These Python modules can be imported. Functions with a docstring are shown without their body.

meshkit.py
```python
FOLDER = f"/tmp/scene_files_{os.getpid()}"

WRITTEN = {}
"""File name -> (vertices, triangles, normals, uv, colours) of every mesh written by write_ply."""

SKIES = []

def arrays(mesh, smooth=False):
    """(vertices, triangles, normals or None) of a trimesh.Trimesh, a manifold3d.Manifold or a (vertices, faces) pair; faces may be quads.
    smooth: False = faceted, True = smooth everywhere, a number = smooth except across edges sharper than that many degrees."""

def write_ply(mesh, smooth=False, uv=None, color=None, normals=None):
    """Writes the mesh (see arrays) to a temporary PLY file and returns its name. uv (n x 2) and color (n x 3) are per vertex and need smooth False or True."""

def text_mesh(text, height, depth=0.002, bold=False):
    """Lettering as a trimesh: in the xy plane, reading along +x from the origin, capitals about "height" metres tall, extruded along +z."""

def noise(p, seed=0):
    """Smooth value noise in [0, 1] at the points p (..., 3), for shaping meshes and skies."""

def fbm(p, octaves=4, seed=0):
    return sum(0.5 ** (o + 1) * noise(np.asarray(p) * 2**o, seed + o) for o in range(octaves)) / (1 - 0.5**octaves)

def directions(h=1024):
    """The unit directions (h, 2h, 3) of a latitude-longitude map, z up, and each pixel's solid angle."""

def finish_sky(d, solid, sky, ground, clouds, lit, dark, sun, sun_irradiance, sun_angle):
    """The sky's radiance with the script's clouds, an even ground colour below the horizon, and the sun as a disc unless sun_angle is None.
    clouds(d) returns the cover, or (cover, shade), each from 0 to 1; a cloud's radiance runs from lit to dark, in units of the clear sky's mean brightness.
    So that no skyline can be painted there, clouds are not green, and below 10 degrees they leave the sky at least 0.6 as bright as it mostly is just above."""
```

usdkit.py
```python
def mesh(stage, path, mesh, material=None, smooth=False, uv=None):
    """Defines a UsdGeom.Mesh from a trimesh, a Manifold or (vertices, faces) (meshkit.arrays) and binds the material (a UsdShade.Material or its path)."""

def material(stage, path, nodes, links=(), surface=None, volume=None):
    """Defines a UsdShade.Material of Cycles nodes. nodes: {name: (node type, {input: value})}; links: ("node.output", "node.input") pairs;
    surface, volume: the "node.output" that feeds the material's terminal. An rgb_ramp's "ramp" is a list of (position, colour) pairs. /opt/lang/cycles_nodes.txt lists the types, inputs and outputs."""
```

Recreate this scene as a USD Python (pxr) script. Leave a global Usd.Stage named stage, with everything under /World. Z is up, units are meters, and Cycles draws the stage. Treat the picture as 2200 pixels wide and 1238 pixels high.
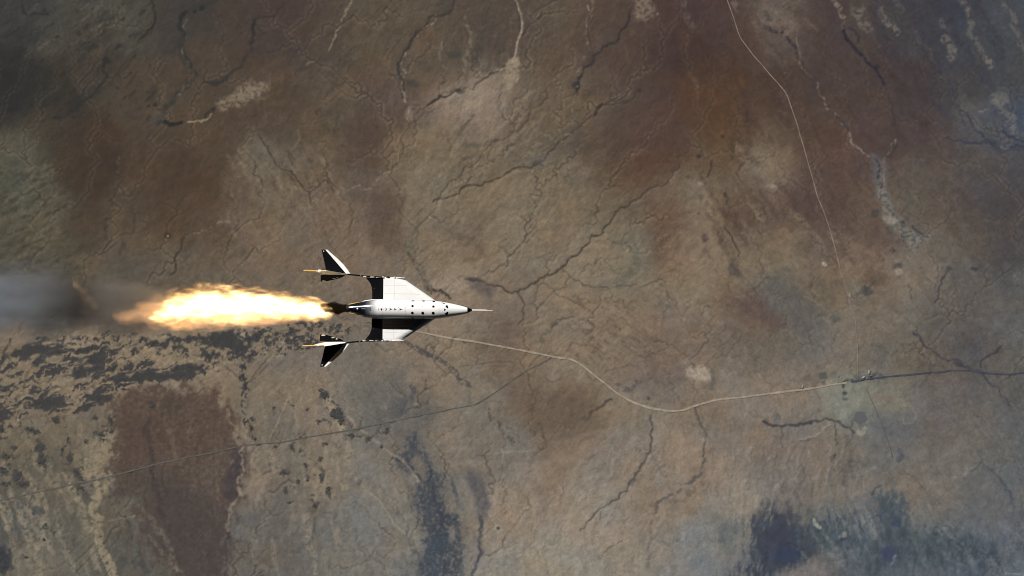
import math, random
import numpy as np
import trimesh
from scipy.ndimage import map_coordinates, gaussian_filter
import usdkit, meshkit
from pxr import Usd, UsdGeom, UsdLux, UsdShade, Gf, Sdf, Vt

# ------------------------------------------------------------------ camera, sky, sun, exposure
stage = Usd.Stage.CreateInMemory()
W = UsdGeom.Xform.Define(stage, '/World').GetPrim()
stage.SetDefaultPrim(W)
UsdGeom.Scope.Define(stage, '/World/Looks')
PXM = 17.0                       # picture points per metre at the spaceplane
X0, Y0 = 875.0, 666.0            # the spaceplane's middle
CAM = np.array([(1100 - X0) / PXM, (Y0 - 619) / PXM, 294.1])
GZ = CAM[2] - 14000.0            # the desert floor, fourteen kilometres below the camera
GPX = 0.44 * 14000 / 2200        # metres of ground per picture point
cam = UsdGeom.Camera.Define(stage, '/World/camera')
cam.CreateFocalLengthAttr(50.0)
cam.CreateHorizontalApertureAttr(22.0)
cam.CreateVerticalApertureAttr(22.0 * 576 / 1024)
cam.CreateClippingRangeAttr(Gf.Vec2f(1.0, 200000.0))
cam.CreateExposureAttr(0.15)
cam.AddTranslateOp().Set(Gf.Vec3d(*CAM))
SUN = np.array([-0.46, 0.70, 0.70]); SUN /= np.linalg.norm(SUN)
ELEV, ROT = math.asin(SUN[2]), math.atan2(SUN[0], SUN[1])
usdkit.material(stage, '/World/Looks/sky_air', {
    's': ('sky_texture', {'sky_type': 'single_scattering', 'sun_disc': False, 'sun_elevation': ELEV, 'sun_rotation': ROT, 'altitude': 45000.0}),
    'b': ('background_shader', {'strength': 0.05})}, [('s.color', 'b.color')], surface='b.background')
dome = UsdLux.DomeLight.Define(stage, '/World/sky')
UsdShade.MaterialBindingAPI.Apply(dome.GetPrim()).Bind(UsdShade.Material.Get(stage, '/World/Looks/sky_air'))
sun = UsdLux.DistantLight.Define(stage, '/World/sun')
sun.CreateIntensityAttr(1.25); sun.CreateAngleAttr(0.5); sun.CreateNormalizeAttr(True)
sun.CreateColorAttr(Gf.Vec3f(1.0, 0.97, 0.92))
_z = SUN; _x = np.cross([0, 1.0, 0], _z); _x /= np.linalg.norm(_x); _y = np.cross(_z, _x)
M = np.eye(4); M[0, :3], M[1, :3], M[2, :3] = _x, _y, _z
sun.AddTransformOp().Set(Gf.Matrix4d(*M.ravel().tolist()))

# ------------------------------------------------------------------ helpers
TAKEN = {}
def numbered(parent, name):
    k = (parent, name); n = TAKEN.get(k, 0); TAKEN[k] = n + 1
    return f'{parent}/{name}' if n == 0 else f'{parent}/{name}_{n:03d}'

def tag(prim, label=None, category=None, group=None, kind=None):
    for k, v in (('label', label), ('category', category), ('group', group), ('kind', kind)):
        if v: prim.SetCustomDataByKey(k, v)
    return prim

def obj(name, m, material, parent=None, smooth=30, **keys):
    path = numbered(str(parent.GetPath()) if parent else '/World', name)
    g = usdkit.mesh(stage, path, m, '/World/Looks/' + material, smooth=smooth)
    return tag(g.GetPrim(), **keys)

def thing(name, label, category, loc=(0, 0, 0), rotz=0.0, group=None):
    x = UsdGeom.Xform.Define(stage, numbered('/World', name))
    x.AddTranslateOp().Set(Gf.Vec3d(*loc))
    if rotz: x.AddRotateZOp().Set(rotz)
    return tag(x.GetPrim(), label, category, group)

def g2w(u, v):                    # a spot of the ground from its map position
    return CAM[0] + (u - 1100) * GPX, CAM[1] - (v - 619) * GPX

def mat(name, nodes, links, **k):
    return usdkit.material(stage, '/World/Looks/' + name, nodes, links, **k)

# ------------------------------------------------------------------ noise
def _hash(i, j, seed):
    h = (i.astype(np.uint32) * np.uint32(374761393) + j.astype(np.uint32) * np.uint32(668265263) + np.uint32((seed * 974711 + 12345) & 0xFFFFFFFF))
    h = (h ^ (h >> np.uint32(13))) * np.uint32(1274126177)
    h = (h ^ (h >> np.uint32(15))) * np.uint32(2246822519)
    return h ^ (h >> np.uint32(16))
_GX = np.cos(np.arange(256) * 2 * np.pi / 256).astype(np.float32)
_GY = np.sin(np.arange(256) * 2 * np.pi / 256).astype(np.float32)

def perlin(x, y, seed=0):
    fi, fj = np.floor(x), np.floor(y)
    i, j = fi.astype(np.int64), fj.astype(np.int64)
    a, b = (x - fi).astype(np.float32), (y - fj).astype(np.float32)
    s, t = a * a * a * (a * (a * 6 - 15) + 10), b * b * b * (b * (b * 6 - 15) + 10)
    def corner(di, dj):
        k = _hash(i + di, j + dj, seed) & np.uint32(255)
        return _GX[k] * (a - di) + _GY[k] * (b - dj)
    n0 = corner(0, 0); n0 += s * (corner(1, 0) - n0)
    n1 = corner(0, 1); n1 += s * (corner(1, 1) - n1)
    return (n0 + t * (n1 - n0)) * 1.5

def fbm(x, y, octaves=4, seed=0, gain=0.5):
    out, a, tot = 0, 1.0, 0
    for o in range(octaves):
        out = out + a * perlin(x * 2**o + 17.3 * o, y * 2**o - 9.1 * o, seed + 31 * o); tot += a; a *= gain
    return out / tot * 1.4

def streak(u, v, deg, long, wide, seed, octaves=3):   # noise drawn out along a direction (degrees, picture up is positive)
    a = math.radians(deg); c, s = math.cos(a), math.sin(a)
    return fbm((u * c - v * s) / long, (u * s + v * c) / wide, octaves, seed)

def sstep(a, b, x):
    t = np.clip((x - a) / (b - a), 0, 1); return t * t * (3 - 2 * t)

# ------------------------------------------------------------------ the desert: soils, washes, roads laid out on a map
SOIL_AND_HAZE = '''30 30 62 62 62/150 50 72 71 65/280 30 75 74 64/100 200 52 51 46/20 200 46 46 45/200 150 66 60 52/400 50 66 62 58/450 120 80 68 56/500 60 74 64 57/600 40 72 61 58/700 60 82 71 61/300 200 80 70 58/620 230 84 71 58/700 250 90 78 63/100 300 72 66 55/60 360 86 84 70/30 400 78 78 66/150 320 66 55 45/200 350 68 54 43/330 320 80 66 51/450 300 84 70 55/400 400 75 60 46/600 380 98 89 74/700 350 97 85 69
800 50 86 77 63/900 120 90 76 61/980 110 82 74 63/1050 50 80 70 61/1100 30 82 72 65/1200 50 86 74 61/1300 60 80 67 59/1400 60 78 63 57/1450 80 72 53 49/850 220 88 74 64/1000 220 115 103 90/1020 250 108 96 84/1150 240 94 82 67/1250 230 90 78 63/1350 230 80 67 61/1430 250 78 60 54/780 300 82 67 57/900 330 102 91 73/1000 330 98 87 71/1150 330 92 82 67/1300 330 80 70 61/1340 350 90 63 47/1440 330 84 62 50/950 400 105 95 77/1100 400 102 92 75/1200 390 100 90 73/1300 400 90 78 63
1500 30 78 60 57/1500 100 69 55 51/1560 180 80 59 45/1520 220 86 61 43/1600 80 82 65 59/1680 40 98 88 80/1700 80 90 78 70/1640 200 77 61 53/1700 200 75 61 57/1760 60 73 59 61/1850 60 78 70 66/1900 100 70 60 60/1950 50 66 66 70/2040 40 58 62 74/2100 80 66 70 76/2180 60 68 74 84/1850 200 75 63 59/1950 200 67 59 61/2050 180 66 66 70/2150 160 68 72 78/1750 280 83 65 53/1650 250 82 67 55/1560 260 84 63 45/1520 330 88 71 53/1640 330 100 90 76/1660 380 108 98 82/1480 400 106 96 77/1750 380 88 69 61/1850 280 81 65 61/1900 320 75 63 61/2000 300 73 63 63/2100 250 74 76 80/2180 260 64 74 90/2000 380 81 73 67/2100 380 75 71 71/2180 380 70 70 74
1500 450 112 100 82/1560 440 92 78 62/1620 450 83 67 59/1720 440 81 65 59/1800 440 79 65 59/1850 460 91 77 67/1960 430 87 81 71/2050 440 81 71 67/2150 430 69 65 67/1500 540 112 98 80/1600 560 101 91 75/1700 540 104 93 76/1800 520 93 79 67/1900 520 91 73 63/1970 520 94 88 80/2050 520 88 82 74/2130 520 76 72 70/2190 530 70 68 70/1500 650 112 100 82/1600 640 98 84 70/1650 640 88 90 84/1700 650 82 82 80/1760 650 98 86 68/1830 600 104 95 82/1880 600 92 80 68/1930 600 110 102 90/2000 600 94 88 80/2100 620 84 82 78/2180 620 80 80 80/1500 720 104 92 80/1600 680 92 78 72/1570 780 108 98 84/1620 740 100 90 74/1700 720 92 88 82/1760 720 100 98 92/1830 720 106 98 88/1880 700 104 96 84/2000 700 94 90 82/2060 690 84 80 80/2120 720 84 84 84/2180 720 88 88 86/1900 780 92 88 80/2000 780 92 86 78/2080 750 78 76 78/2150 780 86 84 80/1700 800 108 98 86
800 430 94 80 68/900 450 106 96 80/1000 450 104 93 76/1100 430 104 93 76/1250 430 102 92 75/1350 440 96 86 70/1430 440 92 72 58/1440 500 92 72 58/760 520 108 94 78/900 520 106 95 78/960 520 104 92 75/1000 500 98 84 68/1100 530 108 98 80/1200 510 104 94 78/1300 550 110 100 82/1340 540 98 94 80/1350 600 104 96 80/1250 600 112 100 82/960 600 120 108 92/1100 620 108 96 80/1060 680 116 104 88/1200 680 114 102 84/1300 680 114 100 84/1400 680 112 98 82/1080 710 94 82 73/1180 720 112 100 84/1350 740 108 95 80/1430 740 104 92 82/900 780 114 102 86/1000 760 118 106 88/1050 760 100 90 76/1200 780 112 100 84/1300 780 114 100 82/1400 800 100 88 80/950 820 114 103 86/800 800 104 98 86
50 440 82 80 66/100 480 91 87 71/30 520 81 77 65/120 560 85 79 65/180 480 72 60 49/250 480 85 75 61/300 450 82 68 53/400 460 80 64 49/450 480 88 72 57/500 450 99 85 69/600 440 101 91 75/700 470 105 89 73/250 550 89 81 67/350 560 93 83 69/450 560 96 85 69/550 540 103 89 73/650 540 105 91 75/300 500 87 75 61/600 580 105 93 77/100 650 78 76 70/250 650 88 82 72/450 650 100 90 76/650 660 104 94 80
60 760 112 101 84/200 780 116 104 86/350 770 117 105 87/450 760 116 104 87/550 730 108 99 88/680 730 104 97 88/60 860 108 100 84/150 840 112 102 86
50 900 98 92 77/150 880 104 96 81/200 950 100 93 79/100 1000 90 86 75/200 1050 88 84 75/130 1150 92 90 80/30 1150 80 80 75/60 1200 98 96 86/300 1200 84 83 77/550 850 108 98 82/600 850 108 100 86/700 850 114 104 90/560 1000 106 98 86/600 960 100 94 84/640 1050 97 93 85/560 1150 92 90 84/620 1200 92 91 87/700 1000 110 102 88/700 1150 98 96 90/540 1220 90 86 80
760 850 102 99 91/800 900 92 93 90/860 860 84 85 86/960 850 100 97 89/1020 850 112 104 90/850 950 99 95 87/1000 950 110 102 90/1020 900 106 100 90/1060 940 104 97 87/1100 950 105 102 94/1130 850 100 86 71/1200 900 98 82 66/1250 900 100 84 68/1350 870 116 104 86/1300 950 116 102 86/1200 980 114 98 82/1150 1050 118 104 88/1100 1100 122 110 94/1250 1050 122 112 96/1350 1000 120 108 92/1400 1050 118 102 84/1450 950 122 108 90/1440 1060 118 104 88/1300 1150 126 114 98/1350 1180 120 110 94/1200 1180 124 116 100/1100 1200 118 112 100/1400 1150 118 106 90/1420 1220 110 107 100/800 1000 105 102 94/820 1100 105 104 98/780 1180 101 101 96/880 1150 101 101 96/1010 1150 108 104 96/940 1060 98 96 90
1500 850 112 100 84/1520 900 110 96 80/1600 860 116 104 90/1480 1000 122 106 88/1550 1000 122 106 90/1600 950 110 98 84/1700 870 112 102 90/1800 880 112 112 98/1750 930 104 96 88/1900 860 106 104 92/2000 870 98 90 84/2050 880 94 86 80/2150 900 88 86 84/1700 1000 108 98 88/1760 1000 112 98 84/1830 980 102 96 84/1900 950 94 94 92/2000 1000 102 96 86/2080 950 98 94 86/2150 1000 90 90 86/1600 1080 120 110 94/1560 1150 106 105 98/1700 1050 106 96 88/1780 1060 108 100 88/1950 1060 108 98 86/2050 1050 98 92 84/2150 1080 92 90 88/1760 1120 88 91 87/1800 1150 86 91 94/1880 1120 92 92 92/1980 1150 94 95 89/2050 1150 88 93 94/2100 1170 82 89 95/2100 1220 72 81 96/2180 1150 88 91 94/1850 1210 82 86 92/1740 1225 98 92 86/1500 1200 112 110 104/1600 1210 94 95 96/2000 1210 84 90 96/2180 1215 92 98 104'''
SOIL_AND_HAZE = np.array([[float(x) for x in s.split()] for s in SOIL_AND_HAZE.replace('\n', '/').split('/')])  # bluish corner tones have haze and lens falloff mixed into the soil colour

STEP = 2.05
U1 = np.arange(-300, 2500 + STEP, STEP); V1 = np.arange(-260, 1500 + STEP, STEP)
UU, VV = np.meshgrid(U1, V1)
NV, NU = UU.shape

def soil_base():
    cu, cv = np.arange(-340, 2560, 12.0), np.arange(-300, 1560, 12.0)
    gu, gv = np.meshgrid(cu, cv)
    q = np.stack([np.clip(gu, 0, 2200), np.clip(gv, 0, 1238)], -1).reshape(-1, 2)
    d2 = ((q[:, None] - SOIL_AND_HAZE[None, :, :2])**2).sum(-1)
    w = np.exp(-d2 / (2 * 38.0**2)) + 1e-3 * np.exp(-d2 / (2 * 90.0**2)) + 1e-12 / (d2 + 1)
    c = (w @ SOIL_AND_HAZE[:, 2:] / w.sum(1, keepdims=True)).reshape(*gu.shape, 3)
    wu = UU + 34 * fbm(UU / 130, VV / 130, 5, 1, 0.6); wv = VV + 34 * fbm(UU / 130 + 40, VV / 130, 5, 2, 0.6)
    at = [(wv + 300) / 12, (wu + 340) / 12]
    return np.stack([map_coordinates(c[..., k], at, order=1, mode='nearest') for k in range(3)], -1).astype(np.float32)

C = soil_base()
H = (9 * fbm(UU / 160, VV / 160, 4, 5) + 3.6 * fbm(UU / 22, VV / 22, 5, 6, .6)).astype(np.float32)
WOB = fbm(UU / 13, VV / 13, 4, 60, 0.65).astype(np.float32); WOB2 = fbm(UU / 34, VV / 34, 5, 61, 0.6).astype(np.float32)
MOT = fbm(UU / 8, VV / 8, 3, 62).astype(np.float32)

def region(u, v, ru, rv):
    return np.exp(-(((UU - u) / ru)**2 + ((VV - v) / rv)**2))

# grain of the land: four families of streaks, each where the land is drawn out that way
def grain():
    x, y = UU + 30 * fbm(UU / 85, VV / 85, 4, 25), VV + 30 * fbm(UU / 85 + 7, VV / 85, 4, 26)
    gate = sstep(-0.3, 0.5, fbm(UU / 110, VV / 110, 3, 27))
    a = streak(x, y, 52, 70, 24, 11, 5) * gate; b = streak(x, y, -62, 90, 22, 12, 5) * gate
    c = streak(x, y, -84, 100, 26, 13, 5) * gate; d = streak(x, y, 22, 60, 16, 14, 4); e = fbm(UU / 45, VV / 45, 6, 15, 0.68)
    wa = sstep(1500, 1250, UU) * sstep(800, 560, VV); wb = sstep(1400, 1650, UU) * sstep(900, 600, VV)
    wc = sstep(760, 960, VV); wd = region(200, 790, 420, 130) + region(150, 60, 300, 170)
    s = (0.6 * a * wa + 0.75 * b * wb + 0.65 * c * wc + 0.5 * d * wd) + 0.75 * e
    return s
G = grain()
RED = fbm(UU / 90, VV / 90, 4, 18, 0.55)
C *= (1 + 0.085 * G + 0.05 * fbm(UU / 11, VV / 11, 4, 16, 0.75))[..., None]
C += (C.mean(-1, keepdims=True) - C) * 0.14
C *= np.stack([1 + 0.045 * RED, 1 - 0.0 * RED, 1 - 0.055 * RED], -1)

def paint(alpha, col, win=None):
    sl = win or (slice(None), slice(None))
    a = np.clip(alpha, 0, 1)[..., None]
    C[sl] = C[sl] * (1 - a) + np.asarray(col, np.float32) * a

RNG = np.random.default_rng(7)
def fractal(pts, jit, levels=3):
    p = np.asarray(pts, float)
    for k in range(levels):
        seg = np.linalg.norm(np.diff(p, axis=0), axis=1)
        n = np.stack([-np.diff(p[:, 1]), np.diff(p[:, 0])], 1) / np.maximum(seg, 1e-6)[:, None]
        mid = (p[:-1] + p[1:]) / 2 + n * (RNG.normal(0, 1, len(seg)) * jit * np.minimum(seg, 45))[:, None]
        q = np.empty((len(p) + len(mid), 2)); q[0::2], q[1::2] = p, mid; p = q
    return p

def dist_line(p, pad):
    (u0, v0), (u1, v1) = p.min(0) - pad, p.max(0) + pad
    i0, i1 = np.clip([int((u0 - U1[0]) / STEP), int((u1 - U1[0]) / STEP) + 2], 0, NU)
    j0, j1 = np.clip([int((v0 - V1[0]) / STEP), int((v1 - V1[0]) / STEP) + 2], 0, NV)
    win = (slice(j0, j1), slice(i0, i1)); D = np.full((j1 - j0, i1 - i0), 1e4, np.float32)
    for a, b in zip(p[:-1], p[1:]):
        lo, hi = np.minimum(a, b) - pad, np.maximum(a, b) + pad
        k0, k1 = np.clip([int((lo[0] - U1[0]) / STEP), int((hi[0] - U1[0]) / STEP) + 2], i0, i1)
        l0, l1 = np.clip([int((lo[1] - V1[0]) / STEP), int((hi[1] - V1[0]) / STEP) + 2], j0, j1)
        if k1 <= k0 or l1 <= l0: continue
        x, y = U1[None, k0:k1] - a[0], V1[l0:l1, None] - a[1]
        e = b - a; t = np.clip((x * e[0] + y * e[1]) / (e @ e + 1e-9), 0, 1)
        d = np.hypot(x - t * e[0], y - t * e[1])
        s = D[l0 - j0:l1 - j0, k0 - i0:k1 - i0]; np.minimum(s, d, out=s)
    return D, win

def pts(s):
    v = [float(x) for x in s.replace(',', ' ').split()]
    return np.array(v).reshape(-1, 2)

def line(s, w, col, op=0.8, jit=0.12, soft=1.6, ragged=0.5, cut=0.0, carve=0.0, levels=3):
    """A wash or strip of growth along a course: ragged makes its edge uneven, cut breaks it up."""
    p = fractal(pts(s), jit, levels); pad = w * 1.6 + 8
    D, win = dist_line(p, pad)
    r = max(w, 2.6) / 2 * (1 + ragged * (1.2 * WOB2[win] + 0.8 * WOB[win]))
    a = sstep(soft, -soft, D - r) * op * 1.06 * np.clip(0.98 + 0.45 * MOT[win] + 0.25 * WOB[win], 0.2, 1.12)
    if cut: a = a * sstep(-0.25, 0.3, WOB[win] + 0.6 * MOT[win] + 0.5 - cut)
    paint(a, col, win)
    if carve: H[win] -= 0.45 * carve * np.exp(-(D / (w * 0.9 + 2))**2)

def inside(s, soft, rag=8.0, jit=0.10, levels=3):
    p = pts(s); p = fractal(np.vstack([p, p[:1]]), jit, levels)
    D, win = dist_line(p, max(soft, rag) * 2.5 + 6)
    x, y = np.meshgrid(U1[win[1]], V1[win[0]]); odd = np.zeros(x.shape, bool)
    for (ax, ay), (bx, by) in zip(p[:-1], p[1:]):
        if ay == by: continue
        odd ^= ((ay > y) != (by > y)) & (x < (bx - ax) * (y - ay) / (by - ay) + ax)
    d = np.where(odd, -D, D) + rag * (0.8 * WOB2[win] + 0.5 * WOB[win])
    return sstep(soft, -soft, d), win

def patch(s, col, op=0.8, soft=4.0, rag=6.0, mottle=0.0, col2=None):
    a, win = inside(s, soft * 1.5, rag * 1.3)
    a = a * np.clip(0.9 + 0.45 * MOT[win] + 0.25 * G[win], 0, 1.1)
    if mottle:
        m = sstep(-0.25, 0.25, MOT[win] + 0.4 * WOB2[win] + mottle - 0.5)
        if col2 is not None: paint(a * op, col2, win)
        a = a * m
    paint(a * op, col, win)

def spot(u, v, ru, rv, col, op=0.8, rag=0.45, deg=0.0):
    k = max(ru, rv) * 2 + 4
    i0, i1 = np.clip([int((u - k - U1[0]) / STEP), int((u + k - U1[0]) / STEP) + 2], 0, NU)
    j0, j1 = np.clip([int((v - k - V1[0]) / STEP), int((v + k - V1[0]) / STEP) + 2], 0, NV)
    win = (slice(j0, j1), slice(i0, i1)); x, y = UU[win] - u, VV[win] - v
    c, s = math.cos(math.radians(deg)), math.sin(math.radians(deg))
    d = np.hypot((x * c - y * s) / ru, (x * s + y * c) / rv) * (1 + rag * (1.3 * WOB[win] + WOB2[win] * 0.5))
    paint(sstep(1.35, 0.6, d) * op * np.clip(0.9 + 0.4 * MOT[win], 0, 1), col, win)



# --- broad veins and drainage first, then the courses and patches one by one
# which way the land is drawn out at each place: degrees, picture up is positive
LIE = np.array([float(x) for x in '''100 100 45 400 100 62 100 450 25 400 400 60 650 350 -58 800 350 -78 700 150 58 1000 300 52 1200 200 60 1100 60 75 1300 350 50 1000 500 45 1250 600 30 1200 690 25 1400 700 -45 1550 200 -60
1700 250 -58 1900 100 -60 2100 100 -62 2100 300 -50 1900 500 -50 1700 550 -52 1600 450 -50 1600 700 -45 1800 720 -60 2050 700 -65 1450 550 40 200 780 24 500 730 15 400 1000 -85 100 1000 -75 600 950 78 700 1150 -70
900 1100 -80 1000 950 -70 850 800 -45 1000 750 -20 1200 900 60 1300 1080 50 1500 1000 -88 1700 980 75 1850 1000 -80 2000 950 -60 2100 1100 -60 1700 1150 80 1900 1150 -60 1250 1180 -85 600 560 40 300 600 30'''.split()]).reshape(-1, 3)
def lie_of_land():
    cu, cv = np.arange(-340, 2560, 20.0), np.arange(-300, 1560, 20.0); gu, gv = np.meshgrid(cu, cv)
    w = 1 / ((gu[..., None] - LIE[:, 0])**2 + (gv[..., None] - LIE[:, 1])**2 + 2500)**1.5; t = np.radians(LIE[:, 2] * 2)
    c, q = (w * np.cos(t)).sum(-1), (w * np.sin(t)).sum(-1)
    at = [(VV + 300) / 20, (UU + 340) / 20]
    th = 0.5 * np.arctan2(map_coordinates(q, at, order=1), map_coordinates(c, at, order=1)) + 0.75 * fbm(UU / 95, VV / 95, 4, 71, .55)
    return np.cos(th).astype(np.float32), (-np.sin(th)).astype(np.float32)
DX, DY = lie_of_land()

def drawn(field, reach, n):                    # a field smeared along the lie of the land
    out = field.copy(); tot = 1.0
    jj, ii = np.meshgrid(np.arange(NV, dtype=np.float32), np.arange(NU, dtype=np.float32), indexing='ij')
    for sgn in (-1, 1):
        y, x = jj.copy(), ii.copy()
        for k in range(n):
            dx = map_coordinates(DX, [y, x], order=0, mode='nearest'); dy = map_coordinates(DY, [y, x], order=0, mode='nearest')
            x += sgn * dx * reach / n; y += sgn * dy * reach / n
            wgt = 1 - (k + 1) / (n + 1.5); out += wgt * map_coordinates(field, [y, x], order=1, mode='reflect'); tot += wgt
    out -= out.mean(); return out / out.std()

NR = np.random.default_rng(11)
WHITE = NR.normal(0, 1, (NV, NU)).astype(np.float32)
SMEAR = drawn(gaussian_filter(WHITE, 0.8), 9, 6)                                    # fine streaks
SMEAR2 = drawn(gaussian_filter(NR.normal(0, 1, (NV, NU)).astype(np.float32), 2.2), 30, 9)   # longer, softer ones

def drainage():
    """Where rain would run off: each cell drains to its lowest neighbour, and the flow gathers."""
    import heapq
    st = 2.5
    cu, cv = np.arange(-60, 2262, st), np.arange(-60, 1300, st); gu, gv = np.meshgrid(cu, cv); h, w = gu.shape
    kp = np.array([float(x) for x in '''1300 0 10 1000 0 9 900 450 5 910 620 4 1150 600 5 1440 400 7.4 1600 0 10 1750 0 9.5 1900 340 6.5 1940 500 5.6 2050 700 4.4 2200 320 5.2 2200 0 9 1550 500 6.6 1500 800 4.6 1650 910 4.2 1840 930 3.6 1100 850 5
                   1300 820 5.4 1000 1238 1.6 930 1238 1 500 1238 2 200 1238 1.8 0 1000 3 300 830 5 700 830 5 1250 1238 1.8 1500 1060 2.8 1700 1238 1 2100 1238 1 2200 1000 3 400 0 9 340 260 6 100 0 8 130 255 6 600 300 7.4 690 440 5.4 500 600 5 230 480 5.6 60 600 5 350 560 5.2 450 330 7 0 800 4'''.split()]).reshape(-1, 3)
    q = 1 / ((gu[..., None] - kp[:, 0])**2 + (gv[..., None] - kp[:, 1])**2 + 4000); z = (q * kp[:, 2]).sum(-1) / q.sum(-1)
    z = z + 0.55 * fbm(gu / 120, gv / 120, 6, 81, .55) + 0.05 * NR.normal(0, 1, z.shape)
    Z = z.ravel().tolist(); seen = np.zeros((h, w), bool); seen[0] = seen[-1] = True; seen[:, 0] = seen[:, -1] = True
    heap = [(Z[k], k) for k in np.flatnonzero(seen.ravel()).tolist()]; heapq.heapify(heap)
    S = seen.ravel().tolist(); down = [-1] * (h * w); order = []
    nb = (1, -1, w, -w, w + 1, w - 1, -w + 1, -w - 1)
    while heap:
        e, k = heapq.heappop(heap); order.append(k)
        for d in nb:
            j = k + d
            if 0 <= j < h * w and not S[j]:
                S[j] = True; down[j] = k; heapq.heappush(heap, (Z[j] if Z[j] > e else e + 1e-6, j))
    acc = [1.0] * (h * w)
    for k in reversed(order):
        if down[k] >= 0: acc[down[k]] += acc[k]
    a = np.log(np.array(acc).reshape(h, w)).astype(np.float32)
    wu, wv = UU + 1.6 * WOB, VV + 1.6 * WOB2
    at = [(wv - cv[0]) / st, (wu - cu[0]) / st]
    small = np.clip((a - 2.3) / 3.0, 0, 1); big = np.clip((a - 5.3) / 1.8, 0, 1)
    return (map_coordinates(gaussian_filter(small, .42), at, order=1, mode='constant'), map_coordinates(gaussian_filter(big, .5), at, order=1, mode='constant'))
RILL, CREEK = drainage()
DRY = sstep(-0.3, 0.45, fbm(UU / 80, VV / 80, 4, 91))
WET = 1 - 0.62 * sstep(1000, 1350, UU) * sstep(700, 900, VV) - 0.35 * sstep(1400, 1600, UU) * sstep(800, 600, VV)
paint(RILL * WET * (0.05 + 0.34 * DRY * (0.6 + 0.8 * MOT)), (66, 59, 52))
paint(np.clip(CREEK * 1.25, 0, 1) * WET * (0.10 + 0.34 * DRY), (60, 54, 49))
BANK = gaussian_filter(CREEK, 1.6) - 0.9 * CREEK
paint(np.clip(BANK * 1.6 * WET, 0, .55), (124, 113, 96))
H -= (WET * (1.9 * RILL + 2.0 * gaussian_filter(CREEK, .8))).astype(np.float32)

DK = (57, 54, 51); DKB = (52, 54, 62); LT = (120, 110, 94)
# upper left
line('468 0,434 17,404 20,383 54,394 75,384 95,387 119,404 143,422 161,404 180,380 200,370 221,339 258', 10, (60, 60, 56), .8, carve=6)
line('410 24,392 54,398 80,390 110,402 140,416 158,402 184,380 206', 4, (96, 90, 80), .7, cut=.55)
line('434 17,404 22,385 52,394 74', 8, (46, 46, 46), .75, cut=.3)
line('398 70,392 96,398 120,410 144,422 160', 3, (48, 47, 45), .8)
line('621 3,590 34,560 37,546 44,540 85,540 109,519 146,499 156,475 176,438 176', 4.5, DK, .75, carve=4)
line('546 44,544 70,540 92', 6, (46, 46, 46), .7)
line('498 156,474 176,450 178', 7, (56, 54, 52), .7)
line('554 60,572 70', 4, DK, .6)
line('326 0,334 27,326 61,302 83', 5, (48, 48, 46), .8)
line('47 7,51 27,102 30', 5, (46, 46, 46), .7); line('40 60,14 80', 5, (46, 46, 45), .6)
line('227 129,231 163,210 190,180 217,159 238,132 253,115 253', 6, (50, 49, 45), .75, carve=4)
spot(229, 130, 10, 8, (44, 46, 48), .8); spot(165, 225, 10, 22, (48, 49, 46), .6, deg=-35)
line('339 268,362 266,390 264', 8, (42, 43, 45), .9, carve=4); spot(330, 262, 22, 14, (74, 70, 65), .6)
spot(334, 224, 5, 5, (46, 45, 43), .8); spot(341, 250, 14, 9, (94, 86, 76), .4)
patch('462 237,478 215,500 203,522 186,545 178,578 182,574 200,548 212,520 226,490 228', (118, 108, 91), .75, 6, 12, .8, (98, 89, 76))
line('455 236,478 226,510 222,540 222', 4, (70, 58, 50), .6, cut=.4)
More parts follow.
